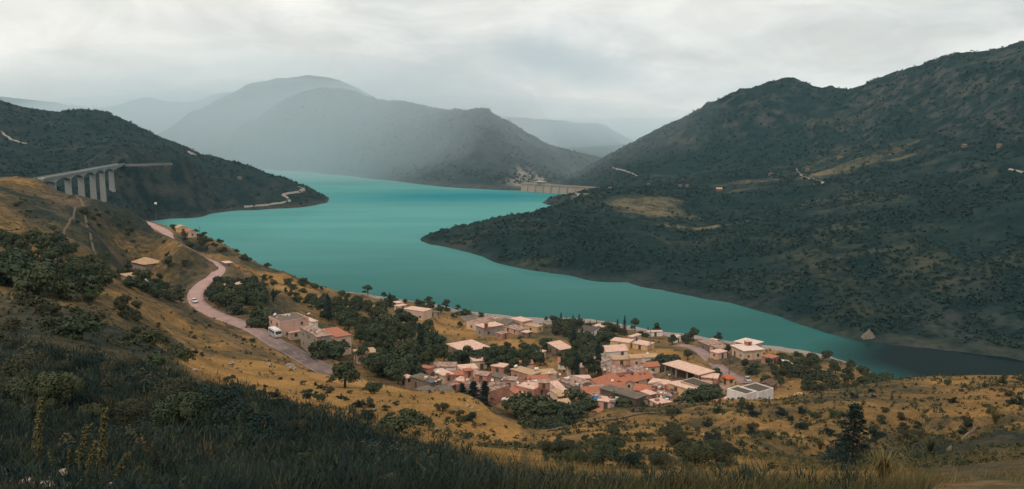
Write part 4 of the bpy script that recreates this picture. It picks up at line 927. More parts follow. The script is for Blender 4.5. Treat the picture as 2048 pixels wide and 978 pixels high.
# ------------------------------------------------------------------ roads
m, nt, b = new_mat('dusty_road')
n1 = nz(nt, 0.25, 4, 0.6, pos(nt)); n2 = nz(nt, 2.5, 3, 0.6, pos(nt))
wear = N(nt, 'ShaderNodeAttribute', attribute_name='wear').outputs['Fac']
c = mixc(nt, mth(nt, 'ADD', wear, mth(nt, 'MULTIPLY', mth(nt, 'SUBTRACT', n1, 0.5), 1.1)), (0.10, 0.080, 0.075), (0.42, 0.27, 0.235))
c = mixc(nt, 0.6, c, mixc(nt, mr(nt, n2, .3, .7), (0.75, 0.75, 0.75), (1.2, 1.2, 1.2)), 'MULTIPLY')
nt.links.new(c, b.inputs['Base Color']); M_road = m
m, nt, b = new_mat('worn_road_paint'); nt.links.new(mixc(nt, nz(nt, 1.5, 3, .6, pos(nt)), (0.25, 0.21, 0.20), (0.55, 0.50, 0.47)), b.inputs['Base Color']); M_paint = m
m, nt, b = new_mat('track_dirt'); nt.links.new(mixc(nt, nz(nt, 0.8, 4, .6, pos(nt)), (0.10, 0.068, 0.04), (0.17, 0.115, 0.07)), b.inputs['Base Color']); M_track = m
def ribbon(P, offs, dz=0.0, drape=None):
    P = [Vector(p) for p in P]; V = []; n = len(offs)
    for i, p in enumerate(P):
        t = (P[min(i + 1, len(P) - 1)] - P[max(i - 1, 0)]); t.z = 0; t.normalize(); s = Vector((t.y, -t.x, 0))
        for o in offs:
            q = p + s * o
            V.append((q.x, q.y, (drape(q.x, q.y) if drape else p.z) + dz))
    return np.array(V), grid_faces(len(P), n)
V, f = ribbon(ROAD, (-3.15, -2.9, -1.1, 1.1, 2.9, 3.15), 0.06)
# kerb side verges hang down a little so the sheet has an edge
V = V.reshape(-1, 6, 3); V[:, 0, :2] += rng.normal(0, .22, (len(V), 2)); V[:, 5, :2] += rng.normal(0, .22, (len(V), 2)); V[:, 0, 2] -= 0.5; V[:, 5, 2] -= 0.5
wearv = np.repeat(np.interp(np.arange(len(ROAD)) / 12, [0, 14, 17, 19.5, 20.5, 22, 25], [0.95, 0.95, 0.8, 0.55, 0.12, 0.18, 0.3])[:, None], 6, 1)
link('road', mesh_from('road', V.reshape(-1, 3), f, M_road, True, {'wear': wearv.ravel()}), kind='structure')
RD = [p for p in ROAD]
for k in range(18 * 12, 24 * 12, 5):
    a = RD[k:k + 3]
    V, f = ribbon(a, (-0.07, 0.07), 0.072); link('road_marking', mesh_from('road_marking', V, f, M_paint), kind='structure')
for o in (-2.75, 2.75):
    V, f = ribbon(RD[17 * 12:24 * 12], (o - 0.06, o + 0.06), 0.071); link('road_marking', mesh_from('road_marking', V, f, M_paint), kind='structure')
V, f = ribbon(STREET, (-2.9, -2.6, 0, 2.6, 2.9), 0.06); V = V.reshape(-1, 5, 3); V[:, 0, 2] -= .5; V[:, 4, 2] -= .5
link('village_street', mesh_from('village_street', V.reshape(-1, 3), f, M_road, True, {'wear': np.full(len(STREET) * 5, 0.55)}), kind='structure')
def track(px, w, n=8, Y0=100):
    P = catmull([ground(a, b_, Y0) for a, b_ in px], n)
    V, f = ribbon(P, (-w / 2, -w / 6, w / 6, w / 2), 0.10, gz)
    link('dirt_track', mesh_from('dirt_track', V, f, M_track, True), kind='structure')
track([(150,415),(140,440),(128,465),(118,480),(108,497)], 0.8, 40, 200)
track([(90,396),(120,395),(160,397),(210,403)], 1.0, 40, 200)
track([(985,828),(1005,838),(1034,852)], 4.0, 8, 150)
track([(400,655),(440,668),(480,690),(520,708),(575,722)], 1.2, 10, 150)
track([(1100,862),(1180,845),(1250,835),(1310,826)], 0.8, 10, 40)
track([(440,534),(462,524),(478,515)], 3.0, 8, 250)
def grid_z(sheet, x, y):
    u, ly, zz = sheet.grid; x = np.atleast_1d(np.asarray(x, float)); y = np.atleast_1d(np.asarray(y, float))
    fu = np.clip((x / y - u[0]) / (u[1] - u[0]), 0, len(u) - 1.001); fy = np.clip((np.log(y) - ly[0]) / (ly[1] - ly[0]), 0, len(ly) - 1.001)
    i, j = fy.astype(int), fu.astype(int); a, b_ = fy - i, fu - j
    return (zz[i, j] * (1 - a) * (1 - b_) + zz[i + 1, j] * a * (1 - b_) + zz[i, j + 1] * (1 - a) * b_ + zz[i + 1, j + 1] * a * b_)
def gz(x, y):
    r = grid_z(A, x, y); return r if np.ndim(x) else float(r[0])
def hit(sheet, px, py, Y0, Y1):
    d = ray(px, py); Y = np.exp(np.linspace(math.log(Y0), math.log(Y1), 1500)); t = Y / d[1]
    g = grid_z(sheet, d[0] * t, Y); under = g >= EYE + d[2] * t
    k0 = int(np.argmax(~under)); k = k0 + int(np.argmax(under[k0:]))
    return Vector((d[0] * t[k], Y[k], g[k])) if under[k] and k > k0 else None
def ground(px, py, Y0=12, Y1=850):
    for k in range(30):
        p_ = hit(A, px, py + k, Y0, Y1) or hit(A, px, py + k, 9, Y1)
        if p_ is not None: return p_
def footing(x, y):
    """distance to the nearest house (in footprint radii) and to the roads"""
    h = min([math.hypot(x - c[0], y - c[1]) / c[2] for c in PADS] + [9]); r = 99
    for P, hw, bw in LEVELS: r = min(r, float(np.hypot(P[:, 0] - x, P[:, 1] - y).min()))
    return h, r
# ------------------------------------------------------------------ build the houses
for t in TABLE:
    nm, lab, bl = t[0], t[1], t[2]
    cat = t[3] if len(t) > 3 else {'yard_wall': 'yard wall'}.get(nm, nm)
    house(nm, lab, bl, cat)
# ------------------------------------------------------------------ vegetation
def leaf_mat(name, c1, c2, c3, scale=0.8):
    m, nt, b = new_mat(name); oi = N(nt, 'ShaderNodeObjectInfo')
    n = nz(nt, scale, 3, 0.6, pos(nt))
    c = mixc(nt, mr(nt, n, 0.32, 0.68), c1, c2); c = mixc(nt, mr(nt, oi.outputs['Random'], 0, 1, 0, 0.65), c, c3)
    nt.links.new(c, b.inputs['Base Color']); b.inputs['Roughness'].default_value = 0.75; b.inputs['Specular IOR Level'].default_value = 0.12
    return m
M_leaf = leaf_mat('broad_leaves', (0.022, 0.038, 0.027), (0.052, 0.070, 0.035), (0.070, 0.074, 0.034))
M_pine = leaf_mat('conifer_needles', (0.012, 0.026, 0.024), (0.022, 0.038, 0.030), (0.016, 0.030, 0.026))
M_olive = leaf_mat('grey_scrub_leaves', (0.032, 0.040, 0.026), (0.060, 0.062, 0.034), (0.050, 0.050, 0.030))
M_wood = leaf_mat('far_wood_leaves', (0.018, 0.032, 0.024), (0.040, 0.054, 0.032), (0.03, 0.04, 0.03), 0.02)
m, nt, b = new_mat('bark'); nt.links.new(mixc(nt, nz(nt, 3, 4, .6, pos(nt, (1, 1, .3))), (0.035, 0.027, 0.02), (0.085, 0.065, 0.048)), b.inputs['Base Color']); M_bark = m
def tinted(name, stops, rough=0.85):
    m, nt, b = new_mat(name); r = N(nt, 'ShaderNodeValToRGB'); cr = r.color_ramp
    cr.elements[0].position = stops[0][0]; cr.elements[0].color = stops[0][1] + (1,); cr.elements[1].position = stops[-1][0]; cr.elements[1].color = stops[-1][1] + (1,)
    for p_, c_ in stops[1:-1]: e = cr.elements.new(p_); e.color = c_ + (1,)
    nt.links.new(attr(nt, 'tint'), r.inputs[0]); nt.links.new(r.outputs[0], b.inputs['Base Color']); b.inputs['Roughness'].default_value = rough; b.inputs['Specular IOR Level'].default_value = 0.08
    return m

def quads(centers, normals, size, aspect=1.0, g=None):
    """leaf-sized quads at centers facing roughly along normals"""
    g = g or rng; n = len(centers); size = np.broadcast_to(np.asarray(size, float), (n,))[:, None]
    a = np.cross(normals, g.normal(size=(n, 3))); a /= np.linalg.norm(a, axis=1)[:, None] + 1e-9
    b_ = np.cross(normals, a); b_ /= np.linalg.norm(b_, axis=1)[:, None] + 1e-9
    a = a * size * 0.5; b_ = b_ * size * 0.5 * aspect; k = normals * size * 0.12
    V = np.stack([centers - a - b_ - k, centers + a - b_ * .6, centers + a * .8 + b_ - k, centers - a + b_ * .8], 1).reshape(-1, 3)
    return V, np.arange(n * 4).reshape(n, 4)
def crown_arrays(blobs_, n, leaf, g, up=0.25):
    w = np.array([b_[3] * b_[4] + b_[3] * b_[5] for b_ in blobs_]); w = w / w.sum(); C_, N_ = [], []
    for b_, k in zip(blobs_, g.multinomial(n, w)):
        d = g.normal(size=(k, 3)); d /= np.linalg.norm(d, axis=1)[:, None]; d[:, 2] = np.where(d[:, 2] < -0.5, -d[:, 2] * .4, d[:, 2])
        r = 1 - np.abs(g.normal(0, 0.17, k)); c = np.array(b_[:3]) + d * np.array(b_[3:6]) * r[:, None]
        C_.append(c); N_.append(d + g.normal(0, 0.45, (k, 3)) + np.array([0, 0, up]))
    c = np.concatenate(C_); nn = np.concatenate(N_); nn /= np.linalg.norm(nn, axis=1)[:, None]
    return quads(c, nn, leaf * g.uniform(0.6, 1.35, len(c)), 0.8, g)
def limb_mesh(name, h, r, blobs_, lean=0.0):
    mb = MB(); top = Vector((lean, 0, h * 0.55)); mid = Vector((lean * .3, 0, h * 0.25))
    mb.tube((0, 0, -0.6), mid, r * 1.25, r, 7, False); mb.tube(mid, top, r, r * .6, 7, False)
    for b_ in blobs_[:6]: mb.tube(mid.lerp(top, 0.5 if b_[2] > h * .6 else 0.15), (b_[0] * .8, b_[1] * .8, b_[2]), r * .5, r * .12, 5, False)
    return mb.mesh(name, M_bark, smooth_shade=True)
PROTO = {}
def proto(kind, trunk_me, crown_me): PROTO.setdefault(kind, []).append((trunk_me, crown_me))
for s in range(6):      # round broadleaf, unit height 1 (scaled up on planting): modelled at 6 m
    g = np.random.default_rng(100 + s); bl = []
    for k in range(9):
        a = k * 2.4 + g.uniform(0, 1); rr = g.uniform(0.4, 1.55) if k else 0
        bl.append((rr * math.cos(a), rr * math.sin(a), g.uniform(1.3, 4.7) if k else 4.7, g.uniform(.9, 1.5), g.uniform(.9, 1.5), g.uniform(.75, 1.2)))
    V, f = crown_arrays(bl, 1700, 0.34, g); proto('round', limb_mesh('trunk', 6, 0.17, bl, g.uniform(-.3, .3)), mesh_from('crown', V, f, M_leaf))
for s in range(3):      # low bushy crown reaching the ground
    g = np.random.default_rng(200 + s); bl = []
    for k in range(8):
        a = k * 2.4 + g.uniform(0, 1); rr = g.uniform(0.2, 1.5)
        bl.append((rr * math.cos(a), rr * math.sin(a), g.uniform(.25, 1.75), g.uniform(.7, 1.2), g.uniform(.7, 1.2), g.uniform(.6, 1.0)))
    V, f = crown_arrays(bl, 1100, 0.28, g); proto('bush', limb_mesh('trunk', 2.4, 0.1, bl), mesh_from('crown', V, f, M_leaf))
    V, f = crown_arrays(bl, 800, 0.30, g); proto('scrub', limb_mesh('trunk', 2.4, 0.1, bl), mesh_from('crown', V, f, M_olive))
for s in range(3):      # fine-leaved bush for the foreground
    g = np.random.default_rng(250 + s); bl = []
    for k in range(11):
        a = k * 2.4 + g.uniform(0, 1); rr = g.uniform(0.2, 1.6)
        bl.append((rr * math.cos(a), rr * math.sin(a), g.uniform(.2, 1.8), g.uniform(.45, .95), g.uniform(.45, .95), g.uniform(.45, .9)))
    V, f = crown_arrays(bl, 5200, 0.12, g, .5); proto('fine', limb_mesh('trunk', 2.4, 0.08, bl), mesh_from('crown', V, f, (M_leaf, M_pine, M_olive)[s]))
for s in range(3):      # tall narrow: cypress / poplar at 9 m
    g = np.random.default_rng(300 + s); bl = [(g.uniform(-.2, .2), g.uniform(-.2, .2), z, w, w, 1.0) for z, w in ((1.4, .8), (2.6, 1.05), (3.9, 1.1), (5.1, 1.0), (6.3, .85), (7.4, .6), (8.3, .35))]
    V, f = crown_arrays(bl, 1300, 0.32, g, 0.6); proto('tall', limb_mesh('trunk', 9, 0.16, bl[:3]), mesh_from('crown', V, f, M_pine))
def spire(seed, h, tiers, wid, n, leaf, mat):
    g = np.random.default_rng(seed); C_, N_ = [], []; mb = MB(); mb.tube((0, 0, -.6), (0, 0, h * .98), h * .018, 0.01, 6, False)
    for t in range(tiers):
        z = h * (0.10 + 0.88 * t / tiers); rad = wid * (1 - (t / tiers)) ** 0.85 * g.uniform(.75, 1.15) + 0.06 * wid; nb = max(3, int(7 - 3 * t / tiers))
        for k in range(nb):
            a = 2 * math.pi * (k + g.uniform(-.3, .3)) / nb + t; L = rad * g.uniform(.7, 1.15)
            tip = np.array([math.cos(a) * L, math.sin(a) * L, z - L * g.uniform(-.05, .35)]); root = np.array([0, 0, z]); mb.tube(root, tip, 0.02, 0.006, 4, False)
            m_ = max(4, int(n / (tiers * nb))); tt = g.uniform(0.1, 1, m_)
            c = root + (tip - root) * tt[:, None] + g.normal(0, 0.06 * wid, (m_, 3)) * (1.15 - tt)[:, None]
            C_.append(c); N_.append(np.array([0, 0, 1.0]) + g.normal(0, .5, (m_, 3)))
    c = np.concatenate(C_); nn = np.concatenate(N_); nn /= np.linalg.norm(nn, axis=1)[:, None]
    V, f = quads(c, nn, leaf * g.uniform(.6, 1.3, len(c)), .6, g)
    return mb.mesh('trunk', M_bark), mesh_from('crown', V, f, mat)
for s in range(3): proto('spire', *spire(400 + s, 8.0, 15, 1.7, 1100, 0.36, M_pine))
BASE_H = {'fine': 2.6, 'round': 6.0, 'bush': 2.7, 'scrub': 2.7, 'tall': 8.9, 'spire': 8.0}
NAME = {'fine': 'shrub', 'round': 'broadleaf_tree', 'bush': 'bush', 'scrub': 'scrub_bush', 'tall': 'cypress_tree', 'spire': 'conifer_tree'}
CATG = {'fine': 'shrub', 'round': 'tree', 'bush': 'bush', 'scrub': 'bush', 'tall': 'tree', 'spire': 'tree'}
def plant(kind, loc, h, label, group=None, wide=1.0, name=None):
    tm, cm = PROTO[kind][random.randrange(len(PROTO[kind]))]
    s = h / BASE_H[kind]
    o = empty(name or NAME[kind], loc, random.uniform(0, 6.28), label=label, category=CATG[kind])
    if group: o['group'] = group
    o.scale = (s * wide, s * wide * random.uniform(.9, 1.1), s)
    link('trunk', tm, o); link('crown', cm, o); return o
def inside(p, poly):
    x, y = p; r = False
    for i in range(len(poly)):
        (x1, y1), (x2, y2) = poly[i - 1], poly[i]
        if (y1 > y) != (y2 > y) and x < (x2 - x1) * (y - y1) / (y2 - y1) + x1: r = not r
    return r
SPOTS = []
def grove(poly, n, kinds, h0, h1, label, group, Y0=150, gap=2.2, wide=(0.85, 1.15), hmin=0.75, lab2=None):
    xs = [p[0] for p in poly]; ys = [p[1] for p in poly]; k = 0; tries = 0
    while k < n and tries < n * 14:
        tries += 1; px, py = random.uniform(min(xs), max(xs)), random.uniform(min(ys), max(ys))
        if not inside((px, py), poly): continue
        p = ground(px, py, Y0)
        if p is None or p.z < 1.0: continue
        hd, rd = footing(p.x, p.y)
        if hd < hmin or rd < 5.0: continue
        if any(abs(p.x - q[0]) < gap and math.hypot(p.x - q[0], p.y - q[1]) < gap for q in SPOTS): continue
        SPOTS.append((p.x, p.y)); kd = random.choice(kinds); q = random.random()
        size = 'small ' if q < .3 else ('big ' if q > .75 else 'mid-sized ')
        pos_ = ', ' + ('back ' if py < min(ys) + .5 * (max(ys) - min(ys)) else 'front ') + ('left' if px < min(xs) + .33 * (max(xs) - min(xs)) else 'right' if px > min(xs) + .67 * (max(xs) - min(xs)) else 'middle')
        lb = size + ' '.join(w_ for w_ in label.split(' ') if w_ not in ('small', 'low'))
        if kd in ('bush', 'scrub', 'fine'): lb = lb.replace('tree', 'bushy tree', 1)
        if kd == 'tall': lb = lb.replace('tree', 'narrow tree', 1)
        lb += pos_
        if len(lb.split()) > 16: lb = lb.replace('bushy ', '').replace('narrow ', '').replace('the ', '', 1)
        plant(kd, p, (h0 + (h1 - h0) * q) * (1.25 if kd in ('tall', 'spire') else 1), lb, group, random.uniform(*wide)); k += 1
rb = ['round', 'round', 'bush']
grove([(415,590),(440,572),(525,570),(535,600),(520,645),(470,640),(430,622)], 34, rb, 5.0, 7.5, 'dark leafy tree in the grove round the cottage at the road bend', 'grove at the road bend')
grove([(620,615),(700,605),(790,630),(880,680),(890,730),(800,770),(760,760),(720,745),(715,690),(640,640)], 95, ['round', 'round', 'round', 'round', 'bush'], 5.0, 8.5, 'dark leafy tree in the wide grove between roadside houses and village', 'grove between the road and the village')
grove([(520,560),(600,570),(700,592),(760,615),(780,640),(680,618),(600,612),(520,590)], 34, ['scrub', 'bush', 'round'], 2.6, 4.5, 'scrubby tree on the bank between the road and the lake', 'scrub trees on the lake bank')
grove([(380,440),(430,480),(520,520),(600,548),(680,580),(660,590),(560,550),(470,515),(400,485)], 30, ['scrub', 'bush'], 2.2, 4.0, 'low dark bush along the upper edge of the lake bank', 'bushes along the bank edge', 300)
grove([(890,722),(1000,705),(1080,720),(1090,750),(1010,765),(985,740),(905,738)], 30, rb, 4.6, 6.8, 'leafy tree in the belt behind the unfinished brick house', 'tree belt behind the lower village')
grove([(1125,715),(1150,690),(1190,700),(1205,740),(1180,770),(1135,765)], 16, ['round', 'tall', 'round'], 7.5, 10.5, 'tall dark tree in the grove at the village centre', 'tall grove at the village centre', gap=2.6)
grove([(1560,712),(1600,712),(1640,705),(1720,735),(1790,768),(1700,790),(1640,790),(1580,770),(1560,740)], 56, ['scrub', 'bush', 'round', 'round'], 3.0, 4.8, 'low grey-green bush in the thicket between village and lake', 'lakeside thicket')
grove([(1480,735),(1540,725),(1570,745),(1560,780),(1530,765),(1490,750)], 14, ['bush', 'round'], 3.0, 4.2, 'dark bush beside the lower end of the village street', 'bushes by the village street')
grove([(0,485),(60,480),(150,500),(215,520),(220,575),(130,600),(40,590),(0,570)], 50, ['bush', 'round', 'round'], 3.4, 5.4, 'dark tree in the hollow on the left hillside', 'trees in the hillside hollow', 100)
grove([(235,545),(330,560),(400,590),(395,620),(330,600),(250,580)], 22, ['bush', 'scrub', 'round'], 2.6, 4.2, 'dark bush in the gully below the lone hillside house', 'gully bushes', 200)
grove([(340,455),(400,465),(420,500),(395,505),(350,480)], 12, ['bush', 'scrub'], 2.6, 4.0, 'dark bush beside the highest road bend', 'bushes by the road bend', 300)
grove([(1080,640),(1160,650),(1330,680),(1400,690),(1390,700),(1300,675),(1200,690),(1080,665)], 34, ['round', 'bush', 'scrub'], 3.4, 5.2, 'leafy tree among the houses near the beach', 'trees among the beach houses', 250)
grove([(770,598),(860,612),(960,630),(980,640),(900,640),(870,630),(780,615)], 26, ['round', 'bush'], 3.2, 5.0, 'leafy tree on the low shore at the lake edge', 'trees along the low shore', 300)
grove([(1040,700),(1100,690),(1130,720),(1090,735),(1050,725)], 10, rb, 3.6, 5.2, 'leafy tree on the slope left of the tall village grove', 'slope trees by the village', 180)
grove([(0,600),(120,610),(230,590),(330,620),(330,700),(200,680),(0,690)], 18, ['scrub', 'bush'], 1.2, 2.4, 'low dark bush on the shaded left slope', 'bushes on the left slope', 40)
grove([(1035,850),(1120,828),(1190,812),(1185,824),(1130,862),(1050,892)], 20, ['bush', 'bush', 'round'], 2.8, 4.6, 'dark bush in the gully between the golden slope and the spur', 'gully bushes below the village', 110, gap=1.6, hmin=0.5)
grove([(0,730),(200,740),(420,780),(600,850),(700,890),(560,900),(300,860),(0,850)], 30, ['fine'], 0.5, 1.5, 'dark leafy shrub standing in the foreground heath', 'shrubs in the foreground heath', 12, gap=1.2, hmin=0.2)
def single(kind, px, py, hpx, label, Y0=100, wide=1.0, group=None):
    p = ground(px, py, Y0); k = 0
    while p.z < 0.8 and k < 40: k += 1; p = ground(px, py + k, Y0)
    h = hpx / F * p.y; SPOTS.append((p.x, p.y)); return plant(kind, p, h, label, group, wide)
for a in [
 ('round', 690, 776, 62, 'spreading olive-like tree standing alone on the golden slope below the road', 120, 1.35),
 ('bush', 748, 787, 30, 'round dark bush just right of the lone tree on the golden slope', 100, 1.1),
 ('bush', 306, 738, 40, 'left one of the two big dark bushes at the end of the golden terrace', 100, 1.15), ('bush', 361, 731, 44, 'right one of the two big dark bushes at the end of the golden terrace', 100, 1.0),
 ('bush', 486, 792, 26, 'dark bush alone in the middle of the golden slope', 80, 1.0), ('bush', 699, 858, 26, 'small dark bush low on the golden slope under the lone tree', 60, 1.0),
 ('bush', 792, 868, 48, 'left, larger bush of the dark pair at the foot of the golden slope', 60, 1.2), ('bush', 826, 848, 42, 'right, rounder bush of the dark pair at the foot of the golden slope', 60, 1.0),
 ('bush', 1078, 842, 64, 'big round dark tree in front of the terrace house', 150, 1.3), ('bush', 1042, 838, 50, 'round dark tree at the left foot of the big tree by the terrace house', 150, 1.2),
 ('bush', 1120, 845, 52, 'round dark tree between the big tree and the golden spur', 150, 1.2), ('bush', 1160, 815, 50, 'dark tree in front of the blue tarpaulin', 150, 1.1),
 ('bush', 1240, 815, 28, 'low spreading tree below the long dark block', 150, 1.6), ('bush', 1275, 815, 26, 'low spreading tree right of the long dark block foot', 150, 1.5),
 ('bush', 1395, 805, 38, 'dark tree in front of the dark-roofed warehouse', 150, 1.3), ('bush', 1420, 800, 34, 'dark tree left of the grey garage', 150, 1.3), ('bush', 1375, 812, 26, 'low dark tree at the spur edge left of the garage trees', 150, 1.3),
 ('spire', 925, 808, 46, 'leftmost dark conifer in front of the unfinished brick house', 150, 2.3), ('spire', 947, 812, 56, 'middle dark conifer in front of the unfinished brick house', 150, 2.3), ('spire', 970, 810, 54, 'rightmost dark conifer in front of the unfinished brick house', 150, 2.2),
 ('tall', 841, 706, 62, 'tallest dark poplar in the grove left of the open-column house', 150, 1.2), ('tall', 657, 642, 56, 'tall poplar behind the roadside houses', 200, 1.1), ('tall', 547, 606, 30, 'slim cypress in the grove at the road bend', 200, 1.0),
 ('tall', 780, 618, 34, 'dark cypress beside the small cream house above the beach', 250, .9), ('round', 736, 581, 22, 'lone round tree on the shore edge above the lake', 350, 1.3), ('round', 768, 592, 14, 'small round tree by the pale beach left of the cypress', 350, 1.3),
 ('round', 857, 610, 20, 'round tree rising above the shore left of the bare mast', 350, 1.1), ('round', 893, 616, 22, 'dark round tree on the shore beside the bare mast', 350, 1.2),
 ('bush', 640, 712, 44, 'dark tree hiding the corner of the grey roadside house', 200, 1.1), ('bush', 668, 718, 40, 'dark tree in front of the pale two-storey roadside house', 200, 1.2), ('bush', 528, 652, 40, 'dark tree at the left end of the long roadside house', 200, 1.1),
 ('bush', 1335, 735, 34, 'dark tree at the left corner of the open-column hall', 200, 1.2), ('bush', 1310, 740, 26, 'low tree left of the open-column hall', 200, 1.3), ('round', 1433, 760, 28, 'dark tree at the right corner of the open-column hall', 200, 1.2),
 ('round', 1375, 720, 24, 'grey olive tree alone in the golden field', 200, 1.2), ('round', 1270, 662, 30, 'tall bushy tree by the spired conifers at the beach', 300, .9),
 ('round', 1314, 664, 24, 'round dark tree on the beach behind the narrow white house', 300, 1.1), ('round', 1386, 680, 28, 'big round tree on the beach left of the brown house', 300, 1.2), ('round', 1437, 682, 20, 'round tree on the beach right of the brown house', 300, 1.4),
 ('round', 1345, 690, 24, 'round tree at the top of the village street', 250, 1.3), ('round', 1455, 712, 26, 'dark tree between the village street and the white-roofed houses', 250, .9),
 ('round', 1895, 772, 14, 'small dark bush tree on the crest of the spur', 60, 1.6), ('round', 2006, 772, 24, 'dark leafy tree on the spur crest at the right edge', 60, 1.2), ('round', 2040, 770, 20, 'dark bush tree at the very right edge of the spur crest', 60, 1.2),
 ('round', 1040, 684, 14, 'small bare-stemmed tree at the right end of the brown field', 250, 1.3), ('round', 928, 702, 12, 'thin sapling in the brown field', 250, .7), ('round', 920, 655, 14, 'round bush at the top left corner of the brown field', 250, 1.2), ('round', 940, 655, 15, 'round bush beside the broad pink roofed house', 250, 1.2),
 ('round', 337, 537, 24, 'dark tree right of the lone hillside house', 250, 1.0), ('round', 258, 540, 22, 'dark tree left of the lone hillside house', 250, 1.1), ('bush', 370, 472, 14, 'dark tree in front of the red roofed house by the highest bend', 350, 1.1), ('bush', 168, 427, 16, 'lone dark bush near the track on the left hill', 250, 1.0),
 ('bush', 505, 685, 10, 'lone dark roadside bush opposite the minibus', 200, 1.0)]: single(*a)
for i, (px, py, hp, w) in enumerate([(1122, 645, 22, 1), (1133, 645, 14, 1), (1146, 648, 20, 1.1), (1158, 650, 24, 1), (1168, 651, 15, 1), (1180, 652, 12, 1), (1193, 653, 14, 1), (1214, 656, 13, 1), (1235, 658, 22, 1.1), (1249, 662, 34, .9), (1106, 646, 14, 1), (1296, 664, 12, 1)]):
    single('spire', px, py, hp, 'dark spired conifer in the row along the beach', 300, w, 'spired conifers on the beach')
# shrubs one can count on the spur and the golden slope
def shrubs(poly, n, h0, h1, label, group, Y0):
    grove(poly, n, ['fine'], h0, h1, label, group, Y0, gap=0.7, hmin=0.2)
shrubs([(1060,900),(1200,838),(1300,826),(1450,808),(1600,800),(1640,850),(1500,930),(1300,950),(1150,940)], 58, 0.35, 0.95, 'small dark shrub on the eroded golden spur', 'shrubs on the spur', 20)
shrubs([(1600,800),(1750,772),(2048,765),(2048,830),(1850,900),(1640,880)], 40, 0.3, 0.9, 'low dark shrub on the grassy right shoulder of the spur', 'shrubs on the right shoulder', 18)
shrubs([(400,760),(600,750),(760,785),(900,820),(1030,860),(1000,885),(850,860),(650,830),(480,800)], 42, 0.35, 0.9, 'small dark shrub dotted on the golden slope', 'shrubs on the golden slope', 60)
shrubs([(250,430),(300,460),(380,530),(330,560),(250,520),(120,470),(20,440),(20,400),(120,410)], 34, 0.9, 2.0, 'dark scrub bush on the brown left hill', 'bushes on the brown hill', 200)
shrubs([(240,600),(380,620),(560,715),(480,725),(330,700),(240,650)], 24, 0.5, 1.1, 'small dark bush on the grass slope left of the road', 'bushes on the roadside slope', 120)

# ---- ground cover nobody could count
def clump_field(name, sheet, n, px0, px1, Y0, Y1, size, per, leaf, mat, keep, seed, label, cat, up=0.8, flat=0.8, grow=None):
    g = np.random.default_rng(seed)
    u = (g.uniform(px0, px1, n) - CX) / F; Y = np.exp(g.uniform(math.log(Y0), math.log(Y1), n)); x = u * Y
    z = grid_z(sheet, x, Y); k = keep(x, Y, z, g); x, Y, z = x[k], Y[k], z[k]; n = len(x)
    s = g.uniform(size[0], size[1], n) * (grow(x, Y, z) if grow else 1)
    d = g.normal(size=(n, per, 3)); d /= np.linalg.norm(d, axis=2)[..., None]; d[..., 2] = np.abs(d[..., 2])
    r = 1 - np.abs(g.normal(0, .2, (n, per, 1)))
    c = np.stack([x, Y, z], -1)[:, None] + d * r * s[:, None, None] * np.array([1, 1, flat * 1.6]) * .5
    nn = d + g.normal(0, .4, (n, per, 3)) + np.array([0, 0, up]); nn = nn.reshape(-1, 3); nn /= np.linalg.norm(nn, axis=1)[:, None]
    V, f = quads(c.reshape(-1, 3), nn, np.repeat(s * leaf, per) * g.uniform(.6, 1.3, n * per), .8, g)
    t = np.repeat(np.clip(g.normal(.5, .22, n), 0, 1), per * 4) + np.repeat(g.normal(0, .08, n * per), 4)
    return link(name, mesh_from(name, V, f, mat, False, {'tint': np.clip(t, 0, 1)}), kind='stuff', label=label, category=cat)
M_heath = tinted('heath_leaves', [(0, (0.016, 0.032, 0.033)), (.5, (0.036, 0.050, 0.036)), (.85, (0.085, 0.078, 0.040)), (1, (0.14, 0.085, 0.05))])
M_scrubs = tinted('hill_scrub', [(0, (0.011, 0.030, 0.030)), (.5, (0.016, 0.038, 0.034)), (1, (0.030, 0.050, 0.038))])
M_scrubn = tinted('near_scrub', [(0, (0.020, 0.030, 0.020)), (.5, (0.038, 0.046, 0.026)), (1, (0.080, 0.072, 0.034))])
M_blade = tinted('grass_blades', [(0, (0.020, 0.036, 0.036)), (.4, (0.044, 0.054, 0.034)), (.7, (0.10, 0.085, 0.032)), (1, (0.26, 0.18, 0.07))])
def heath_edge(u): return np.interp(u, [-300, 0, 150, 330, 400, 500, 600, 700, 800, 1000, 1100, 1200, 1300, 2350], [44, 46, 50, 62, 64, 53, 42, 36, 30, 19, 15, 12, 9, 8])
def k_heath(x, y, z, g):
    u = CX + F * x / y; return y < heath_edge(u) * (1 + .3 * fbm(x / 12, y / 12, 2, 91)) * g.uniform(.45, 1.2, len(x)) * np.where((u < 330) & (y < 15.5) & (g.uniform(0, 1, len(x)) < .8), 0, 1)
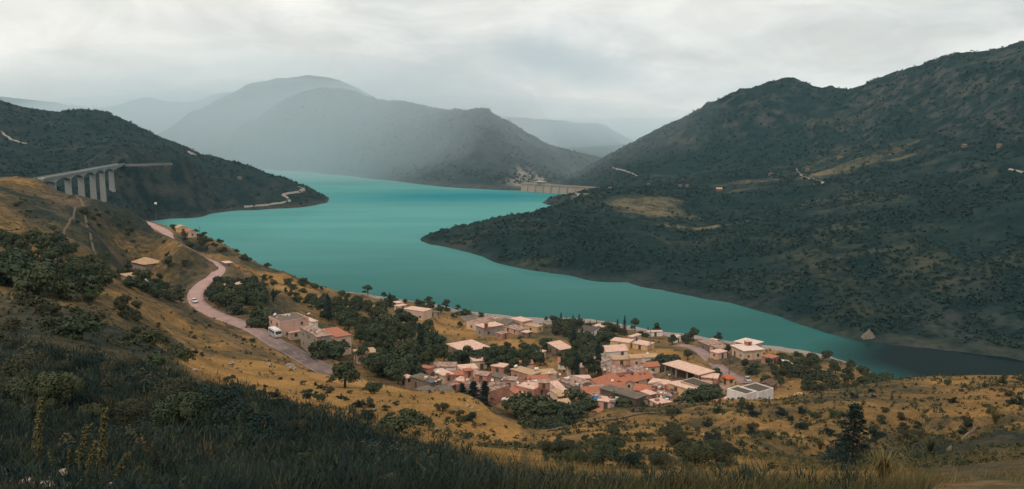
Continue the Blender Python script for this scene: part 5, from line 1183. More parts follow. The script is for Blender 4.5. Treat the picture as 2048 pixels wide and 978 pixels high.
def heath_field(name, n, px0, px1, Y0, Y1, per, keep, seed, label):
    g = np.random.default_rng(seed)
    u = (g.uniform(px0, px1, n) - CX) / F; Y = np.exp(g.uniform(math.log(Y0), math.log(Y1), n)); x = u * Y
    z = grid_z(A, x, Y); k = keep(x, Y, z, g); x, Y, z = x[k], Y[k], z[k]; n = len(x)
    s = g.uniform(.25, .6, n) * (0.22 + Y / 40) * (0.7 + 1.1 * np.clip(.5 + fbm(x / 5, Y / 5, 2, 92), 0, 1))
    d = g.normal(size=(n, per, 3)) * np.array([.55, .55, 0]); hz_ = np.abs(g.normal(.45, .25, (n, per, 1))) * (1.15 - np.minimum(1, np.linalg.norm(d, axis=2, keepdims=True)) * .8)
    c = np.stack([x, Y, z], -1)[:, None] + (d * .6 + hz_ * np.array([0, 0, 1.3])) * s[:, None, None]
    ax = d * .7 + g.normal(0, .35, (n, per, 3)) + np.array([0, 0, 1.0]); ax /= np.linalg.norm(ax, axis=2, keepdims=True)
    L_ = (s[:, None, None] * g.uniform(.22, .5, (n, per, 1))); a = g.uniform(0, 6.28, (n, per)); sd = np.stack([np.cos(a), np.sin(a), 0 * a], -1) * L_ * .085
    V = np.stack([c - sd, c + sd, c + ax * L_], 2).reshape(-1, 3)
    t = np.repeat(np.clip(g.normal(.30, .2, n), 0, 1), per) + g.normal(0, .10, n * per) + np.repeat(.35 * fbm(x / 4, Y / 4, 3, 94), per) + .12 * (hz_.ravel() - .45)
    return link(name, mesh_from(name, V, np.arange(len(V)).reshape(-1, 3), M_heath, False, {'tint': np.repeat(np.clip(t, 0, 1), 3)}), kind='stuff', label=label, category='undergrowth')
heath_field('heath_undergrowth', 9500, -250, 1750, 8.0, 230, 88, k_heath, 11, 'dense dark heath covering the near slope')
clump_field('weed_cover', A, 4200, -200, 1500, 9, 60, (0.16, 0.42), 46, 0.17, M_heath, lambda x, y, z, g: ~((CX + F * x / y < 330) & (y < 15)) & (y < heath_edge(CX + F * x / y) * 1.1) & (fbm(x / 3, y / 3, 2, 62) > 0.02), 31, 'leafy dark weeds growing among the heath of the near slope', 'weeds', 0.5, 1.3, grow=lambda x, y, z: 0.5 + y / 34)
def k_mid(x, y, z, g):
    u = CX + F * x / y; n = fbm(x / 22, y / 22, 3, 93)
    gold = (u > 330) & (u < 1040) & (y > 70) & (y < 185)
    d = np.full(len(x), 0.55); d[gold] = 0.10; sp = (y < 200) & (u > 1040); n = np.where(sp, n * .3, n); d[sp] = .07; d[(y > 170) & (y < 270) & (u < 640)] = .5
    d = d + n * .7
    for P, hw, bw in LEVELS:
        dm = np.min(np.hypot(x[:, None] - P[None, ::4, 0], y[:, None] - P[None, ::4, 1]), 1); d[dm < 6] = -1
    for c in PADS: d[np.hypot(x - c[0], y - c[1]) < c[2] * .95] = -1
    return (z > 1.2) & (g.uniform(0, 1, len(x)) < d) & (y > heath_edge(u) * .9)
clump_field('scrub_cover', A, 15000, -250, 2250, 42, 640, (0.35, 1.1), 14, 0.36, M_scrubn, k_mid, 12, 'low scrub scattered over the near bank', 'scrub', 0.6, .9, grow=lambda x, y, z: 0.45 + y / 420)
clump_field('spur_tufts', A, 9000, 1040, 2150, 24, 150, (0.10, 0.34), 12, 0.42, M_scrubn, lambda x, y, z, g: (CX + F * x / y > 1050 + (y < 50) * 40) & (g.uniform(0, 1, len(x)) < .5 + 1.2 * fbm(x / 8, y / 8, 3, 74)), 21, 'olive tufts of herbs growing all over the golden spur', 'herbs', 0.4, 1.2, grow=lambda x, y, z: 0.5 + y / 90)
def k_wood(x, y, z, g):
    n = fbm(x / 90, y / 90, 4, 95) + .4 * fbm(x / 20, y / 20, 2, 96); dr = blobs(x, y, dryC) + blobs(x, y, bareC)
    return (z > 2.5) & (g.uniform(0, 1, len(x)) < .72 + n * 1.5 - dr * .62 - .25 * smooth(70, 160, z))
clump_field('hillside_wood', SC, 26000, 830, 2200, 385, 1950, (2.2, 5.0), 12, 0.42, M_scrubs, k_wood, 13, 'dark scrub wood covering the far bank hillside', 'wood', 0.7, .8, grow=lambda x, y, z: 0.55 + y / 1900)
def k_head(x, y, z, g): return (z > 3) & (g.uniform(0, 1, len(x)) < .7 + fbm(x / 70, y / 70, 3, 97) - blobs(x, y, dryB) * .8)
clump_field('headland_wood', SB, 9000, -250, 660, 640, 1560, (3.0, 6.0), 12, 0.42, M_scrubs, k_head, 14, 'dark scrub wood covering the headland behind the viaduct', 'wood', 0.7, .8)
def k_far(x, y, z, g): return (z > 8) & (g.uniform(0, 1, len(x)) < .55 + fbm(x / 150, y / 150, 3, 98) * 1.2)
clump_field('mountain_wood', SD, 7000, 380, 1180, 1620, 2700, (5, 10), 10, 0.42, M_scrubs, k_far, 15, 'dark trees scattered over the mountain across the lake', 'wood', 0.7, .8)
def blade_field(name, n, px0, px1, Y0, Y1, hgt, wid, keep, tint, seed, label, bend=.35):
    g = np.random.default_rng(seed)
    u = (g.uniform(px0, px1, n) - CX) / F; Y = np.exp(g.uniform(math.log(Y0), math.log(Y1), n)); x = u * Y
    z = grid_z(A, x, Y); k = keep(x, Y, z, g); x, Y, z = x[k], Y[k], z[k]; n = len(x)
    h = g.uniform(*hgt, n) * (0.6 + .8 * np.clip(.5 + fbm(x / 4, Y / 4, 2, 99), 0, 1)); w = wid * (0.5 + Y / 40) * g.uniform(.7, 1.3, n); a = g.uniform(0, 6.28, n)
    s = np.stack([np.cos(a), np.sin(a), 0 * a], -1) * w[:, None]; b0 = np.stack([x, Y, z - .03], -1)
    ln = np.stack([g.normal(0, bend, n) + .12, g.normal(0, bend, n), np.ones(n)], -1) * h[:, None]
    V = np.stack([b0 - s, b0 + s, b0 + ln], 1).reshape(-1, 3); t = np.repeat(np.clip(tint(x, Y, g), 0, 1), 3)
    return link(name, mesh_from(name, V, np.arange(n * 3).reshape(n, 3), M_blade, False, {'tint': t}), kind='stuff', label=label, category='grass')
blade_field('long_grass', 150000, -120, 1900, 7.5, 75, (0.16, 0.42), 0.006, lambda x, y, z, g: (y < heath_edge(CX + F * x / y) * 1.25) & ~((CX + F * x / y < 330) & (y < 15.5) & (g.uniform(0, 1, len(x)) < .9)), lambda x, y, g: g.normal(.20, .13, len(x)) + .35 * smooth(850, 1150, CX + F * x / y) + .15 * fbm(x / 5, y / 5, 2, 77), 16, 'long dark grass growing through the heath of the near slope')
blade_field('dry_grass', 150000, 300, 2150, 12, 185, (0.12, 0.36), 0.006, lambda x, y, z, g: (y > heath_edge(CX + F * x / y) * .95) & (fbm(x / 3, y / 3, 2, 71) > -.15) & ~((CX + F * x / y > 1880) & (y < 34) & (fbm(x / 6, y / 6, 2, 73) < -.12)), lambda x, y, g: g.normal(.74, .14, len(x)) + .35 * fbm(x / 9, y / 9, 2, 79), 17, 'short straw-coloured grass on the golden slopes', .5)
# ------------------------------------------------------------------ viaduct
M_vconc = wall_mat('viaduct_concrete', (0.25, 0.25, 0.235), (0.7, 0.7, 0.7), 0.5, 0.9, 0.1)
piers = [(106, 703), (137, 753), (163, 800), (186.5, 853), (206, 901), (224.5, 948)]
ZT = 68.5
PP = [Vector(((px - CX) / F * y, y, ZT)) for px, y in piers]
first = PP[0] + (PP[0] - PP[1]) * 0.75; last = PP[-1] + (PP[-1] - PP[-2]) * 1.3
via = empty('viaduct', (PP[2].x, PP[2].y, float(grid_z(SB, PP[2].x, PP[2].y)[0])), label='long concrete viaduct on tall rectangular piers below the left headland', category='viaduct')
vo = Vector(via.location)
line = [first] + PP + [last]
def span_side(a, b_): d = b_ - a; d.z = 0; d.normalize(); return Vector((d.y, -d.x, 0))
def girder(a, b_, d0, d1):
    mb = MB(); s = span_side(a, b_); n = 10
    for i in range(n):
        t0, t1 = i / n, (i + 1) / n; q = []
        for t in (t0, t1):
            dep = 2.0 + 3.4 * abs(2 * t - 1) ** 2.2 if (d0 and d1) else 2.2 + 3.2 * (((1 - t) if d0 else t) ** 2.2)
            c = a.lerp(b_, t) - vo; q.append((c, dep))
        (c0, e0), (c1, e1) = q; top = Vector((0, 0, 3.0))
        mb.hexa([c0 - s * 2.6 + top - Vector((0, 0, e0)), c0 + s * 2.6 + top - Vector((0, 0, e0)), c1 + s * 2.6 + top - Vector((0, 0, e1)), c1 - s * 2.6 + top - Vector((0, 0, e1))][::-1],
                [c0 - s * 3.2 + top, c0 + s * 3.2 + top, c1 + s * 3.2 + top, c1 - s * 3.2 + top][::-1])
    return mb
for i in range(len(line) - 1): girder(line[i], line[i + 1], i > 0, i < len(line) - 2).build('girder', M_vconc, via)
mb = MB()
for i in range(len(line) - 1):
    a, b_ = line[i] - vo, line[i + 1] - vo; s = span_side(a, b_); z0, z1 = Vector((0, 0, 3.005)), Vector((0, 0, 3.5))
    mb.hexa([a - s * 4.4 + z0, a + s * 4.4 + z0, b_ + s * 4.4 + z0, b_ - s * 4.4 + z0][::-1], [a - s * 4.4 + z1, a + s * 4.4 + z1, b_ + s * 4.4 + z1, b_ - s * 4.4 + z1][::-1])
mb.build('deck', M_vconc, via)
for sg in (-1, 1):
    mb = MB()
    for i in range(len(line) - 1):
        a, b_ = line[i] - vo, line[i + 1] - vo; s = span_side(a, b_) * sg; z0, z1 = Vector((0, 0, 3.51)), Vector((0, 0, 4.5))
        q = [a + s * 4.0 + z0, a + s * 4.3 + z0, b_ + s * 4.3 + z0, b_ + s * 4.0 + z0]; mb.hexa(q, [p_ + Vector((0, 0, .99)) for p_ in q])
    mb.build('parapet', M_vconc, via)
for i, p_ in enumerate(PP):
    g = float(grid_z(SB, p_.x, p_.y)[0]); s = span_side(line[i], line[i + 2]); d = Vector((-s.y, s.x, 0)); c = p_ - vo; mb = MB()
    zb = g - 2 - vo.z; zt = c.z - 2.5
    def ring(w, t, z): return [Vector((c.x, c.y, z)) - s * w - d * t, Vector((c.x, c.y, z)) + s * w - d * t, Vector((c.x, c.y, z)) + s * w + d * t, Vector((c.x, c.y, z)) - s * w + d * t]
    mb.hexa(ring(3.0, 1.9, zb), ring(2.5, 1.5, zt - 1.6)); mb.hexa(ring(2.5, 1.5, zt - 1.59), ring(3.0, 1.8, zt)); mb.hexa(ring(3.6, 2.6, zb - .01), ring(3.6, 2.6, zb + 3.0))
    mb.build('pier', M_vconc, via)

# roads on the headland
m, nt, b = new_mat('pale_dirt_road'); nt.links.new(mixc(nt, nz(nt, 0.3, 3, .6, pos(nt)), (0.20, 0.17, 0.14), (0.32, 0.28, 0.24)), b.inputs['Base Color']); M_pale = m
def far_road(sheet, px, w, mat, name, dz=0.35, Y0=600, Y1=1700, flat=None, n=8):
    P = [hit(sheet, a, b_, Y0, Y1) for a, b_ in px]; P = catmull([p_ for p_ in P if p_ is not None], n)
    V, f = ribbon(P, (-w / 2 - 1.5, -w / 2, 0, w / 2, w / 2 + 1.5), dz, lambda x, y: float(grid_z(sheet, x, y)[0]))
    V = V.reshape(-1, 5, 3); zc = V[:, 1:4, 2].max(1)[:, None]; V[:, 1:4, 2] = zc; V[:, 0, 2] = np.minimum(V[:, 0, 2], zc[:, 0]) - .8; V[:, 4, 2] = np.minimum(V[:, 4, 2], zc[:, 0]) - .8
    link(name, mesh_from(name, V.reshape(-1, 3), f, mat, True), kind='structure')
EP = catmull([last + Vector((0, 0, 3.4)), on_plane(285, 327.5, 72.5), on_plane(312, 326.3, 73), on_plane(342, 325.6, 72.0)], 6)
V, f = ribbon(EP, (-2.6, -1.5, 0, 1.5, 2.6)); V = V.reshape(-1, 5, 3); V[:, 0, 2] -= 3; V[:, 4, 2] -= 3
link('road', mesh_from('road', V.reshape(-1, 3), f, wall_mat('old_asphalt', (0.10, 0.10, 0.095)), True, {'wear': np.full(len(EP) * 5, 0.0)}), kind='structure')
far_road(SB, [(376,303),(384,306.5),(393,311)], 6, M_pale, 'road')
far_road(SB, [(488,413),(510,411.5),(540,409),(562,406),(578,402),(574,395),(566,390),(580,386),(598,383),(607,378),(595,373)], 3.2, M_pale, 'dirt_road')
far_road(SB, [(4,263),(12,272),(30,281),(55,287)], 2.8, M_pale, 'dirt_road')
far_road(SC, [(1160,392),(1152,386)], 4, M_pale, 'dirt_road', Y0=900, Y1=1700)
far_road(SC, [(1592,338),(1600,348),(1612,355),(1640,362),(1645,366),(1625,369)], 2.4, M_pale, 'dirt_road', Y0=700)
far_road(SC, [(1225,335),(1250,341),(1275,352)], 2.4, M_pale, 'dirt_road', Y0=1300, Y1=2000)
far_road(SC, [(2020,338),(2035,341),(2048,345)], 2.2, M_pale, 'dirt_road', Y0=600)

# ------------------------------------------------------------------ dam
M_dam = wall_mat('dam_concrete', (0.30, 0.255, 0.205), (0.75, 0.72, 0.7), 0.6, 0.9, 0.06)
da, db = wat(1052, 383), wat(1170, 391)
da.z = db.z = 0; dam = empty('dam', da, math.atan2(db.y - da.y, db.x - da.x), label='pale concrete dam with a gatehouse in the gap between the mountains', category='dam')
L = (db - da).length + 25; hz = 14.0
MB().hexa([(-12, -4, -14), (L, -4, -14), (L, 14, -14), (-12, 14, -14)], [(-12, 0, hz), (L, 0, hz), (L, 8, hz), (-12, 8, hz)]).build('wall', M_dam, dam)
MB().box(-14, L + 2, -1.4, 9.4, hz + .01, hz + 1.0).build('crest_road', M_dam, dam)
for y_ in (-1.2, 8.9): MB().box(-14, L + 2, y_, y_ + .3, hz + 1.01, hz + 2.1).build('parapet', M_dam, dam)
for k in range(8):
    x_ = 4 + k * (L - 12) / 8; MB().hexa([(x_, -6.5, -12), (x_ + 2.4, -6.5, -12), (x_ + 2.4, -3, -12), (x_, -3, -12)], [(x_, -1.8, hz - .02), (x_ + 2.4, -1.8, hz - .02), (x_ + 2.4, .4, hz - .02), (x_, .4, hz - .02)]).build('pilaster', M_dam, dam)
gh = MB().box(30, 44, -2.2, 7, hz + 1.02, hz + 6.5).build('gatehouse', M_dam, dam)
MB().box(29, 45, -3.2, 8, hz + 6.51, hz + 7.2).build('roof', RF['white'], gh)
for k in range(3): MB().box(32 + k * 4, 34.2 + k * 4, -2.35, -2.21, hz + 2.5, hz + 5).build('window', M_glass, gh)
# ------------------------------------------------------------------ far farmhouses
far_list = [(SC, 1219, 379, 7, 'white farmhouse nearest the dam below the mountain flank', 'white'), (SC, 1297, 371, 8, 'pale farmhouse in the trees right of the dam', 'white'), (SC, 1360, 374, 7, 'left one of two pale houses on the far terrace', 'white'), (SC, 1374, 374, 6, 'right one of two pale houses on the far terrace', 'white'),
 (SC, 1438, 381, 12, 'long pale wall-like farm building below the far fields', 'pinkslab'), (SC, 1541, 351, 8, 'tan farmhouse at the left end of the far fields', 'tan'), (SC, 1615, 342, 9, 'white farmhouse above the winding track in the far fields', 'white'), (SC, 1680, 317, 14, 'long white building above the far fields', 'white'),
 (SC, 1928, 294, 8, 'white house on the dark right mountainside', 'white'), (SC, 1998, 294, 8, 'pale house farthest right on the dark mountainside', 'white'),
 (SC, 1148, 397, 12, 'long white shed at the waterside by the dam', 'white'), (SC, 1172, 392, 10, 'tan shed behind the waterside shed by the dam', 'tan'), (SB, 480, 358, 9, 'pale ruin on the headland slope above the dirt road', 'greyslab')]
for sh, px, py, w_, lab, rf in far_list:
    p_ = hit(sh, px, py, 600, 2300)
    if p_ is None: continue
    o = empty('farmhouse', p_, random.uniform(-.5, .5), label=lab, category='house', group='far farm buildings')
    w_ *= .62
    MB().box(-w_ / 2, w_ / 2, -2.5, 2.5, -3, 2.6).build('wall', W['brown'], o)
    rb_ = MB(); gable_roof(rb_, -w_ / 2 - .3, w_ / 2 + .3, -2.8, 2.8, 2.61, 1.1, 'x'); rb_.build('roof', RF['greyslab' if rf in ('white', 'tan') else rf], o)
    for k in (-1, 1):
        q = link('window', ME_frame, o); q.location = (k * w_ * .25, -2.5, .8); q.scale = (1.2, 1, 1.2); link('pane', ME_pane, q)
# white globe on a mast in front of the headland
p_ = ground(314, 452, 300) or Vector((-220, 500, 50)); tp = at(314, 407, p_.y)
o = empty('lamp_mast', p_, label='thin mast with a white globe on top beside the highest road bend', category='mast')
M_metal = wall_mat('galvanised_steel', (0.16, 0.16, 0.15)); M_white = wall_mat('white_plastic', (0.75, 0.72, 0.68), amt=.15, rough=.5)
MB().tube((0, 0, -.5), (0, 0, tp.z - p_.z - .7), 0.09, .05, 6).build('mast', M_metal, o)
MB().lathe([(0.02, -.8), (.5, -.65), (.8, -.25), (.85, .1), (.65, .55), (.3, .78), (0.01, .85)], 10, (0, 0, tp.z - p_.z)).build('globe', M_white, o, True)

# ------------------------------------------------------------------ vehicles
def paint(name, col):
    m, nt, b = new_mat(name); nt.links.new(mixc(nt, mr(nt, nz(nt, 1.5, 3, .6, pos(nt)), .4, .7), col, tuple(c * .75 for c in col)), b.inputs['Base Color']); b.inputs['Roughness'].default_value = 0.35; b.inputs['Specular IOR Level'].default_value = .4; return m
P_white = paint('white_paint', (0.72, 0.70, 0.67)); P_blue = paint('blue_paint', (0.06, 0.16, 0.34)); P_red = paint('red_paint', (0.45, 0.07, 0.05)); P_grey = paint('silver_paint', (0.36, 0.36, 0.36))
m, nt, b = new_mat('tyre_rubber'); b.inputs['Base Color'].default_value = (0.015, 0.015, 0.015, 1); M_tyre = m
m, nt, b = new_mat('lamp_glass'); b.inputs['Base Color'].default_value = (0.6, 0.57, 0.5, 1); b.inputs['Roughness'].default_value = .2; M_lampg = m
def extr(mb, prof, y0, y1, inset=0.0):
    n = len(prof); i = len(mb.v)
    for y, s in ((y0, -1), (y1, 1)):
        for (x, z) in prof: mb.v.append((x, y, z))
    for k in range(n): mb.f.append((i + k, i + (k + 1) % n, i + n + (k + 1) % n, i + n + k)); mb.mi.append(0)
    mb.f.append(tuple(range(i, i + n))[::-1]); mb.f.append(tuple(range(i + n, i + 2 * n))); mb.mi += [0, 0]
    return mb
wheel_me = MB().lathe([(0.0, -.11), (.22, -.11), (.32, -.09), (.33, 0), (.32, .09), (.22, .11), (0, .11)], 14, axis=Matrix.Rotation(R(90), 4, 'X')).mesh('tyre', M_tyre, smooth_shade=True)
rim_me = MB().lathe([(0.0, -.125), (.17, -.125), (.19, -.11)], 10, axis=Matrix.Rotation(R(90), 4, 'X')).lathe([(0.19, .11), (.17, .125), (0.0, .125)], 10, axis=Matrix.Rotation(R(90), 4, 'X')).mesh('rim', P_grey)
def wheels(o, xs, y, s=1.0):
    for x in xs:
        for sg in (-1, 1): w_ = link('wheel', wheel_me, o); w_.location = (x, sg * y, .33 * s); w_.scale = (s, s, s); link('rim', rim_me, w_)
def car(loc, rz, label, mat, van=False):
    o = empty('parked_car' if not van else 'parked_van', loc, rz, label=label, category='van' if van else 'car')
    if van:
        extr(MB(), [(-2.3, .35), (2.2, .35), (2.3, .9), (1.75, 1.1), (1.15, 1.95), (-2.2, 2.0), (-2.3, 1.7)], -.88, .88).build('body', mat, o)
        extr(MB(), [(1.68, 1.2), (1.2, 1.86), (.4, 1.86), (.4, 1.2)], -.895, .895).build('window', M_glass, o)
    else:
        extr(MB(), [(-2.05, .3), (2.0, .3), (2.08, .55), (1.95, .78), (.95, .9), (-1.7, .92), (-2.05, .85)], -.82, .82).build('body', mat, o)
        extr(MB(), [(.95, .905), (.3, 1.38), (-1.05, 1.4), (-1.65, .925)], -.72, .72).build('cabin', M_glass, o)
        MB().hexa([(.28, -.71, 1.385), (.28, .71, 1.385), (-1.04, .71, 1.405), (-1.04, -.71, 1.405)], [(.2, -.66, 1.43), (.2, .66, 1.43), (-.98, .66, 1.44), (-.98, -.66, 1.44)]).build('roof', mat, o)
    for sg in (-1, 1): MB().box(1.9, 2.1, sg * .6 - .15, sg * .6 + .15, .58, .74).build('headlight', M_lampg, o)
    wheels(o, (-1.3, 1.3), .78); return o
def on_road(px, py, P=ROAD):
    best = min(range(1, len(P) - 1), key=lambda i: (project(P[i].x, P[i].y, P[i].z)[0] - px) ** 2 + (project(P[i].x, P[i].y, P[i].z)[1] - py) ** 2)
    t = P[best + 1] - P[best - 1]; return P[best].copy(), math.atan2(t.y, t.x), Vector((t.y, -t.x, 0)).normalized()
c, az, sd_ = on_road(543, 663)
q = wat(543, 668, c.z + .1); off = (q - c).dot(sd_); pz = c + sd_ * max(-4.6, min(4.6, off)); pz.z = c.z + .075
o = empty('minibus', pz, az, label='white minibus with a dark window band parked by the roadside house', category='bus')
extr(MB(), [(-3.3, .35), (3.3, .35), (3.45, 1.0), (3.3, 1.9), (3.0, 2.62), (-3.2, 2.66), (-3.35, 2.4)], -1.08, 1.08).build('body', P_white, o)
for sg in (-1, 1):
    for k in range(5): MB().box(-2.95 + k * 1.1, -1.98 + k * 1.1, sg * 1.09 - .015, sg * 1.09 + .015, 1.35, 2.2).build('window', M_glass, o)
    MB().box(-3.2, 3.2, sg * 1.095 - .012, sg * 1.095 + .012, .75, 1.05).build('stripe', P_blue, o)
    MB().box(3.36, 3.5, sg * .75 - .18, sg * .75 + .18, .8, 1.0).build('headlight', M_lampg, o)
MB().hexa([(3.40, -.98, 1.35), (3.40, .98, 1.35), (3.2, .98, 2.35), (3.2, -.98, 2.35)], [(3.44, -.98, 1.36), (3.44, .98, 1.36), (3.24, .98, 2.36), (3.24, -.98, 2.36)]).build('windscreen', M_glass, o)
MB().box(-3.1, 2.8, -1.0, 1.0, 2.665, 2.72).build('roof', P_white, o)
wheels(o, (-2.1, 2.2), .98, 1.25)
for px, py, lab, mt in [(392, 606, 'white car parked on the inside edge of the road bend', P_white)]:
    c, az, sd_ = on_road(px, py); q = wat(px, py + 2, c.z); off = max(-3.9, min(3.9, (q - c).dot(sd_))); c2 = c + sd_ * off; c2.z = c.z + .075; car(c2, az, lab, mt)
c, az, sd_ = on_road(441, 612); q = wat(439, 611, c.z); off = (q - c).dot(sd_); c2 = c + sd_ * off; c2.z = gz(c2.x, c2.y); car(c2, az + .4, 'white car under the trees across the road bend', P_white)
p_ = ground(290, 567, 250); car(p_, R(100), 'white van parked below the lone hillside house', P_white, True)
c, az, sd_ = on_road(1490, 758, STREET); c = c - sd_ * 1.2; c.z += .08; car(c, az, 'silver car on the village street near the orange roof', P_grey)
p_ = ground(792, 634, 250); car(p_, .4, 'pale car beside the long cream house near the lake', P_grey)

# ------------------------------------------------------------------ poles
M_pole = wall_mat('weathered_pole', (0.07, 0.055, 0.045))
def pole(px, py, hpx, label, arm=True, Y0=150, r=.13, lattice=False):
    p_ = ground(px, py, Y0); h = hpx / F * p_.y
    o = empty('utility_pole' if not lattice else 'lattice_mast', p_, random.uniform(-.4, .4), label=label, category='pole' if not lattice else 'mast')
    if lattice:
        for sx in (-1, 1):
            for sy in (-1, 1): MB().tube((sx * .5, sy * .5, -.4), (sx * .12, sy * .12, h), .06, .04, 5).build('leg', M_metal, o)
        for k in range(int(h / 1.2)):
            w_ = .5 - .38 * k * 1.2 / h; z_ = k * 1.2
            MB().tube((-w_, -w_, z_), (w_, -w_, z_ + 1.1), .035, n=4).tube((w_, w_, z_), (-w_, w_, z_ + 1.1), .035, n=4).build('brace', M_metal, o)
    else:
        MB().tube((0, 0, -.6), (0, 0, h), r, r * .65, 8).build('post', M_pole, o)
        if arm:
            cb = MB().box(-.9, .9, -.06, .06, h - .7, h - .56).build('crossarm', M_pole, o)
            for k in (-.75, 0.3, .75): MB().tube((k, 0, h - .559), (k, 0, h - .35), .05, n=6).build('insulator', M_white, cb)
for a in [(563, 530, 10, 'short pole on the bank edge nearest the road cottages', True, 350), (622, 546, 23, 'taller pole on the bank edge against the water', True, 350), (400, 464, 16, 'pole against the water by the red roofed house', True, 350), (411, 510, 24, 'pale post beside the outer road bend', False, 300),
          (1458, 750, 36, 'utility pole at the street beside the orange roofed kiosk', True, 200), (1339, 772, 30, 'utility pole in front of the open-column hall', True, 200), (1425, 786, 32, 'utility pole in front of the dark-roofed warehouse', True, 180), (1538, 806, 14, 'short pole at the corner of the white two-bay hall', True, 150),
          (1331, 800, 34, 'utility pole among the red tiled roofs', True, 180), (1228, 812, 36, 'utility pole beside the blue tarpaulin', True, 180), (1060, 786, 34, 'utility pole at the terrace house', True, 180), (1131, 793, 26, 'utility pole at the end of the whitewashed low house', True, 180), (971, 714, 20, 'thin pole at the open-column house', False, 200), (1586, 750, 16, 'short pole on the bare plot by the lake', False, 200)]: pole(*a)
pole(943, 636, 36, 'bare lattice mast rising above the shore trees', False, 300, lattice=True)
pole(1300, 702, 44, 'lattice mast at the right end of the long yellow house', False, 250, lattice=True)

# ------------------------------------------------------------------ things on roofs
bpy.context.view_layer.update()
dg = bpy.context.evaluated_depsgraph_get()
haze.hide_viewport = True
def cast(px, py):
    d = Vector(ray(px, py)).normalized(); o_ = Vector((0, 0, EYE)) + d * 20
    for _ in range(12):
        ok, loc, nrm, idx, ob, mw = scene.ray_cast(dg, o_, d)
        if not ok: return None, None
        if ob.name.startswith(('haze', 'mist', 'crown', 'trunk', 'heath', 'long_grass', 'dry_grass', 'scrub_cover')) : o_ = loc + d * .05; continue
        return loc, ob
    return None, None
dish_me = MB().lathe([(0.0, -.02), (.2, .01), (.36, .07), (.48, .15), (.5, .17), (.48, .17), (.35, .09), (.2, .03), (0, 0)], 14, axis=Matrix.Rotation(R(-55), 4, 'X') ).mesh('reflector', M_white, smooth_shade=True)
dpost_me = MB().tube((0, 0, -.6), (0, 0, -.02), .045, n=6).mesh('post', M_metal)
lnb_me = MB().tube((0, -.1, .0), (0, .35, .55), .02, n=5).tube((0, .32, .52), (0, .38, .6), .05, n=6).mesh('feed_arm', M_metal)
def on_top(px, py, dz=0.0):
    l, ob = cast(px, py); return l, ob
def dish(px, py, lab, s=0.85):
    l, ob = cast(px, py + 4)
    if l is None or l.y < 175: return
    o = empty('satellite_dish', l + Vector((0, 0, .58 * s)), random.uniform(-2.6, -3.6), label=lab, category='dish', group='white satellite dishes'); o.scale = (s, s, s)
    link('reflector', dish_me, o); link('post', dpost_me, o); link('feed_arm', lnb_me, o)
def tank(px, py, lab, s=1.0, lying=True):
    l, ob = cast(px, py + 3)
    if l is None or l.y < 175: return
    o = empty('water_tank', l + Vector((0, 0, 0)), random.uniform(0, 3), label=lab, category='tank', group='white roof tanks'); o.scale = (s, s, s)
    ax = Matrix.Rotation(R(90), 4, 'Y') if lying else Matrix()
    MB().lathe([(0.0, -.9), (.35, -.88), (.52, -.75), (.55, -.7), (.55, .7), (.52, .75), (.35, .88), (0, .9)], 14, (0, 0, .75 if lying else 1.0), ax).build('body', M_white, o, True)
    for k in (-.5, .5): MB().box(k - .08, k + .08, -.45, .45, -.02, .3).build('cradle', M_metal, o)
for a in [('d', 723, 597, 'round satellite dish on the dark roof behind the unfinished brick house'), ('d', 797, 650, 'satellite dish on the wall top of the unfinished brick house'), ('d', 1168, 598, 'satellite dish left of the pair above the terrace house'), ('d', 1205, 608, 'left dish of the pair above the cluttered grey roof'), ('d', 1237, 610, 'right dish of the pair above the cluttered grey roof'), ('d', 780, 545, 'satellite dish among trees behind the unfinished brick house'), ('d', 990, 730, 'satellite dish at the foot of the terrace house'), ('d', 962, 665, 'satellite dish at the left corner of the roof terrace'),
          ('e', 975, 775, 'satellite dish at the spur edge by the dark brown tiles'), ('e', 1463, 488, 'small dish under the trees by the street'), ('e', 658, 393, 'dish on the golden field by the lattice mast'), ('e', 220, 520, 'dish in front of the tall village grove'), ('e', 822, 555, 'dish near the left corner of the open-column hall'), ('e', 395, 600, 'dish between the two red tiled cottages'), ('d', 415, 605, 'dish on the brown-roofed house corner'), ('h', 335, 188, 'dish on the roof of the long cream house near the lake')]:
    x_, y_ = vp(a[0], (a[1], a[2])); dish(x_, y_, a[3])
for a in [('d', 950, 563, 'white tank on the square brick house roof, back corner'), ('d', 1085, 580, 'white tank on the square brick house roof, right corner'), ('d', 1160, 745, 'upper white tank beside the whitewashed low house'), ('d', 1160, 770, 'lower white tank beside the whitewashed low house'), ('d', 870, 780, 'white tank beside the unfinished brick house'), ('d', 900, 785, 'grey-white tank right of the unfinished brick house'), ('d', 1105, 665, 'white tank on the terrace house roof'), ('e', 60, 590, 'white tank on the cluttered grey roof'), ('d', 440, 605, 'white tank on the brown-roofed house'), ('c', 663, 522, 'white tank on the long roadside house roof'), ('c', 900, 515, 'pale tank at the far end of the long roadside house'), ('e', 1300, 715, 'white tank in the yard of the white two-bay hall')]:
    x_, y_ = vp(a[0], (a[1], a[2])); tank(x_, y_, a[3], 0.8)
def stair_box(view, x, y, w_, h_, lab, wall='brick', rf='tile'):
    px, py = vp(view, (x, y)); l, ob = cast(px, py + 2)
    if l is None: return
    o = empty('stair_box', l, random.uniform(-.4, .4), label=lab, category='stair box'); MB().box(-w_ / 2, w_ / 2, -w_ / 2, w_ / 2, -.3, h_).build('wall', W[wall], o); MB().box(-w_ / 2 - .2, w_ / 2 + .2, -w_ / 2 - .2, w_ / 2 + .2, h_ + .003, h_ + .15).build('roof', RF[rf], o)
    dd = link('door', ME_door, o); dd.location = (0, -w_ / 2, 0.02); dd.scale = (.9, 1, min(1.9, h_ - .2))
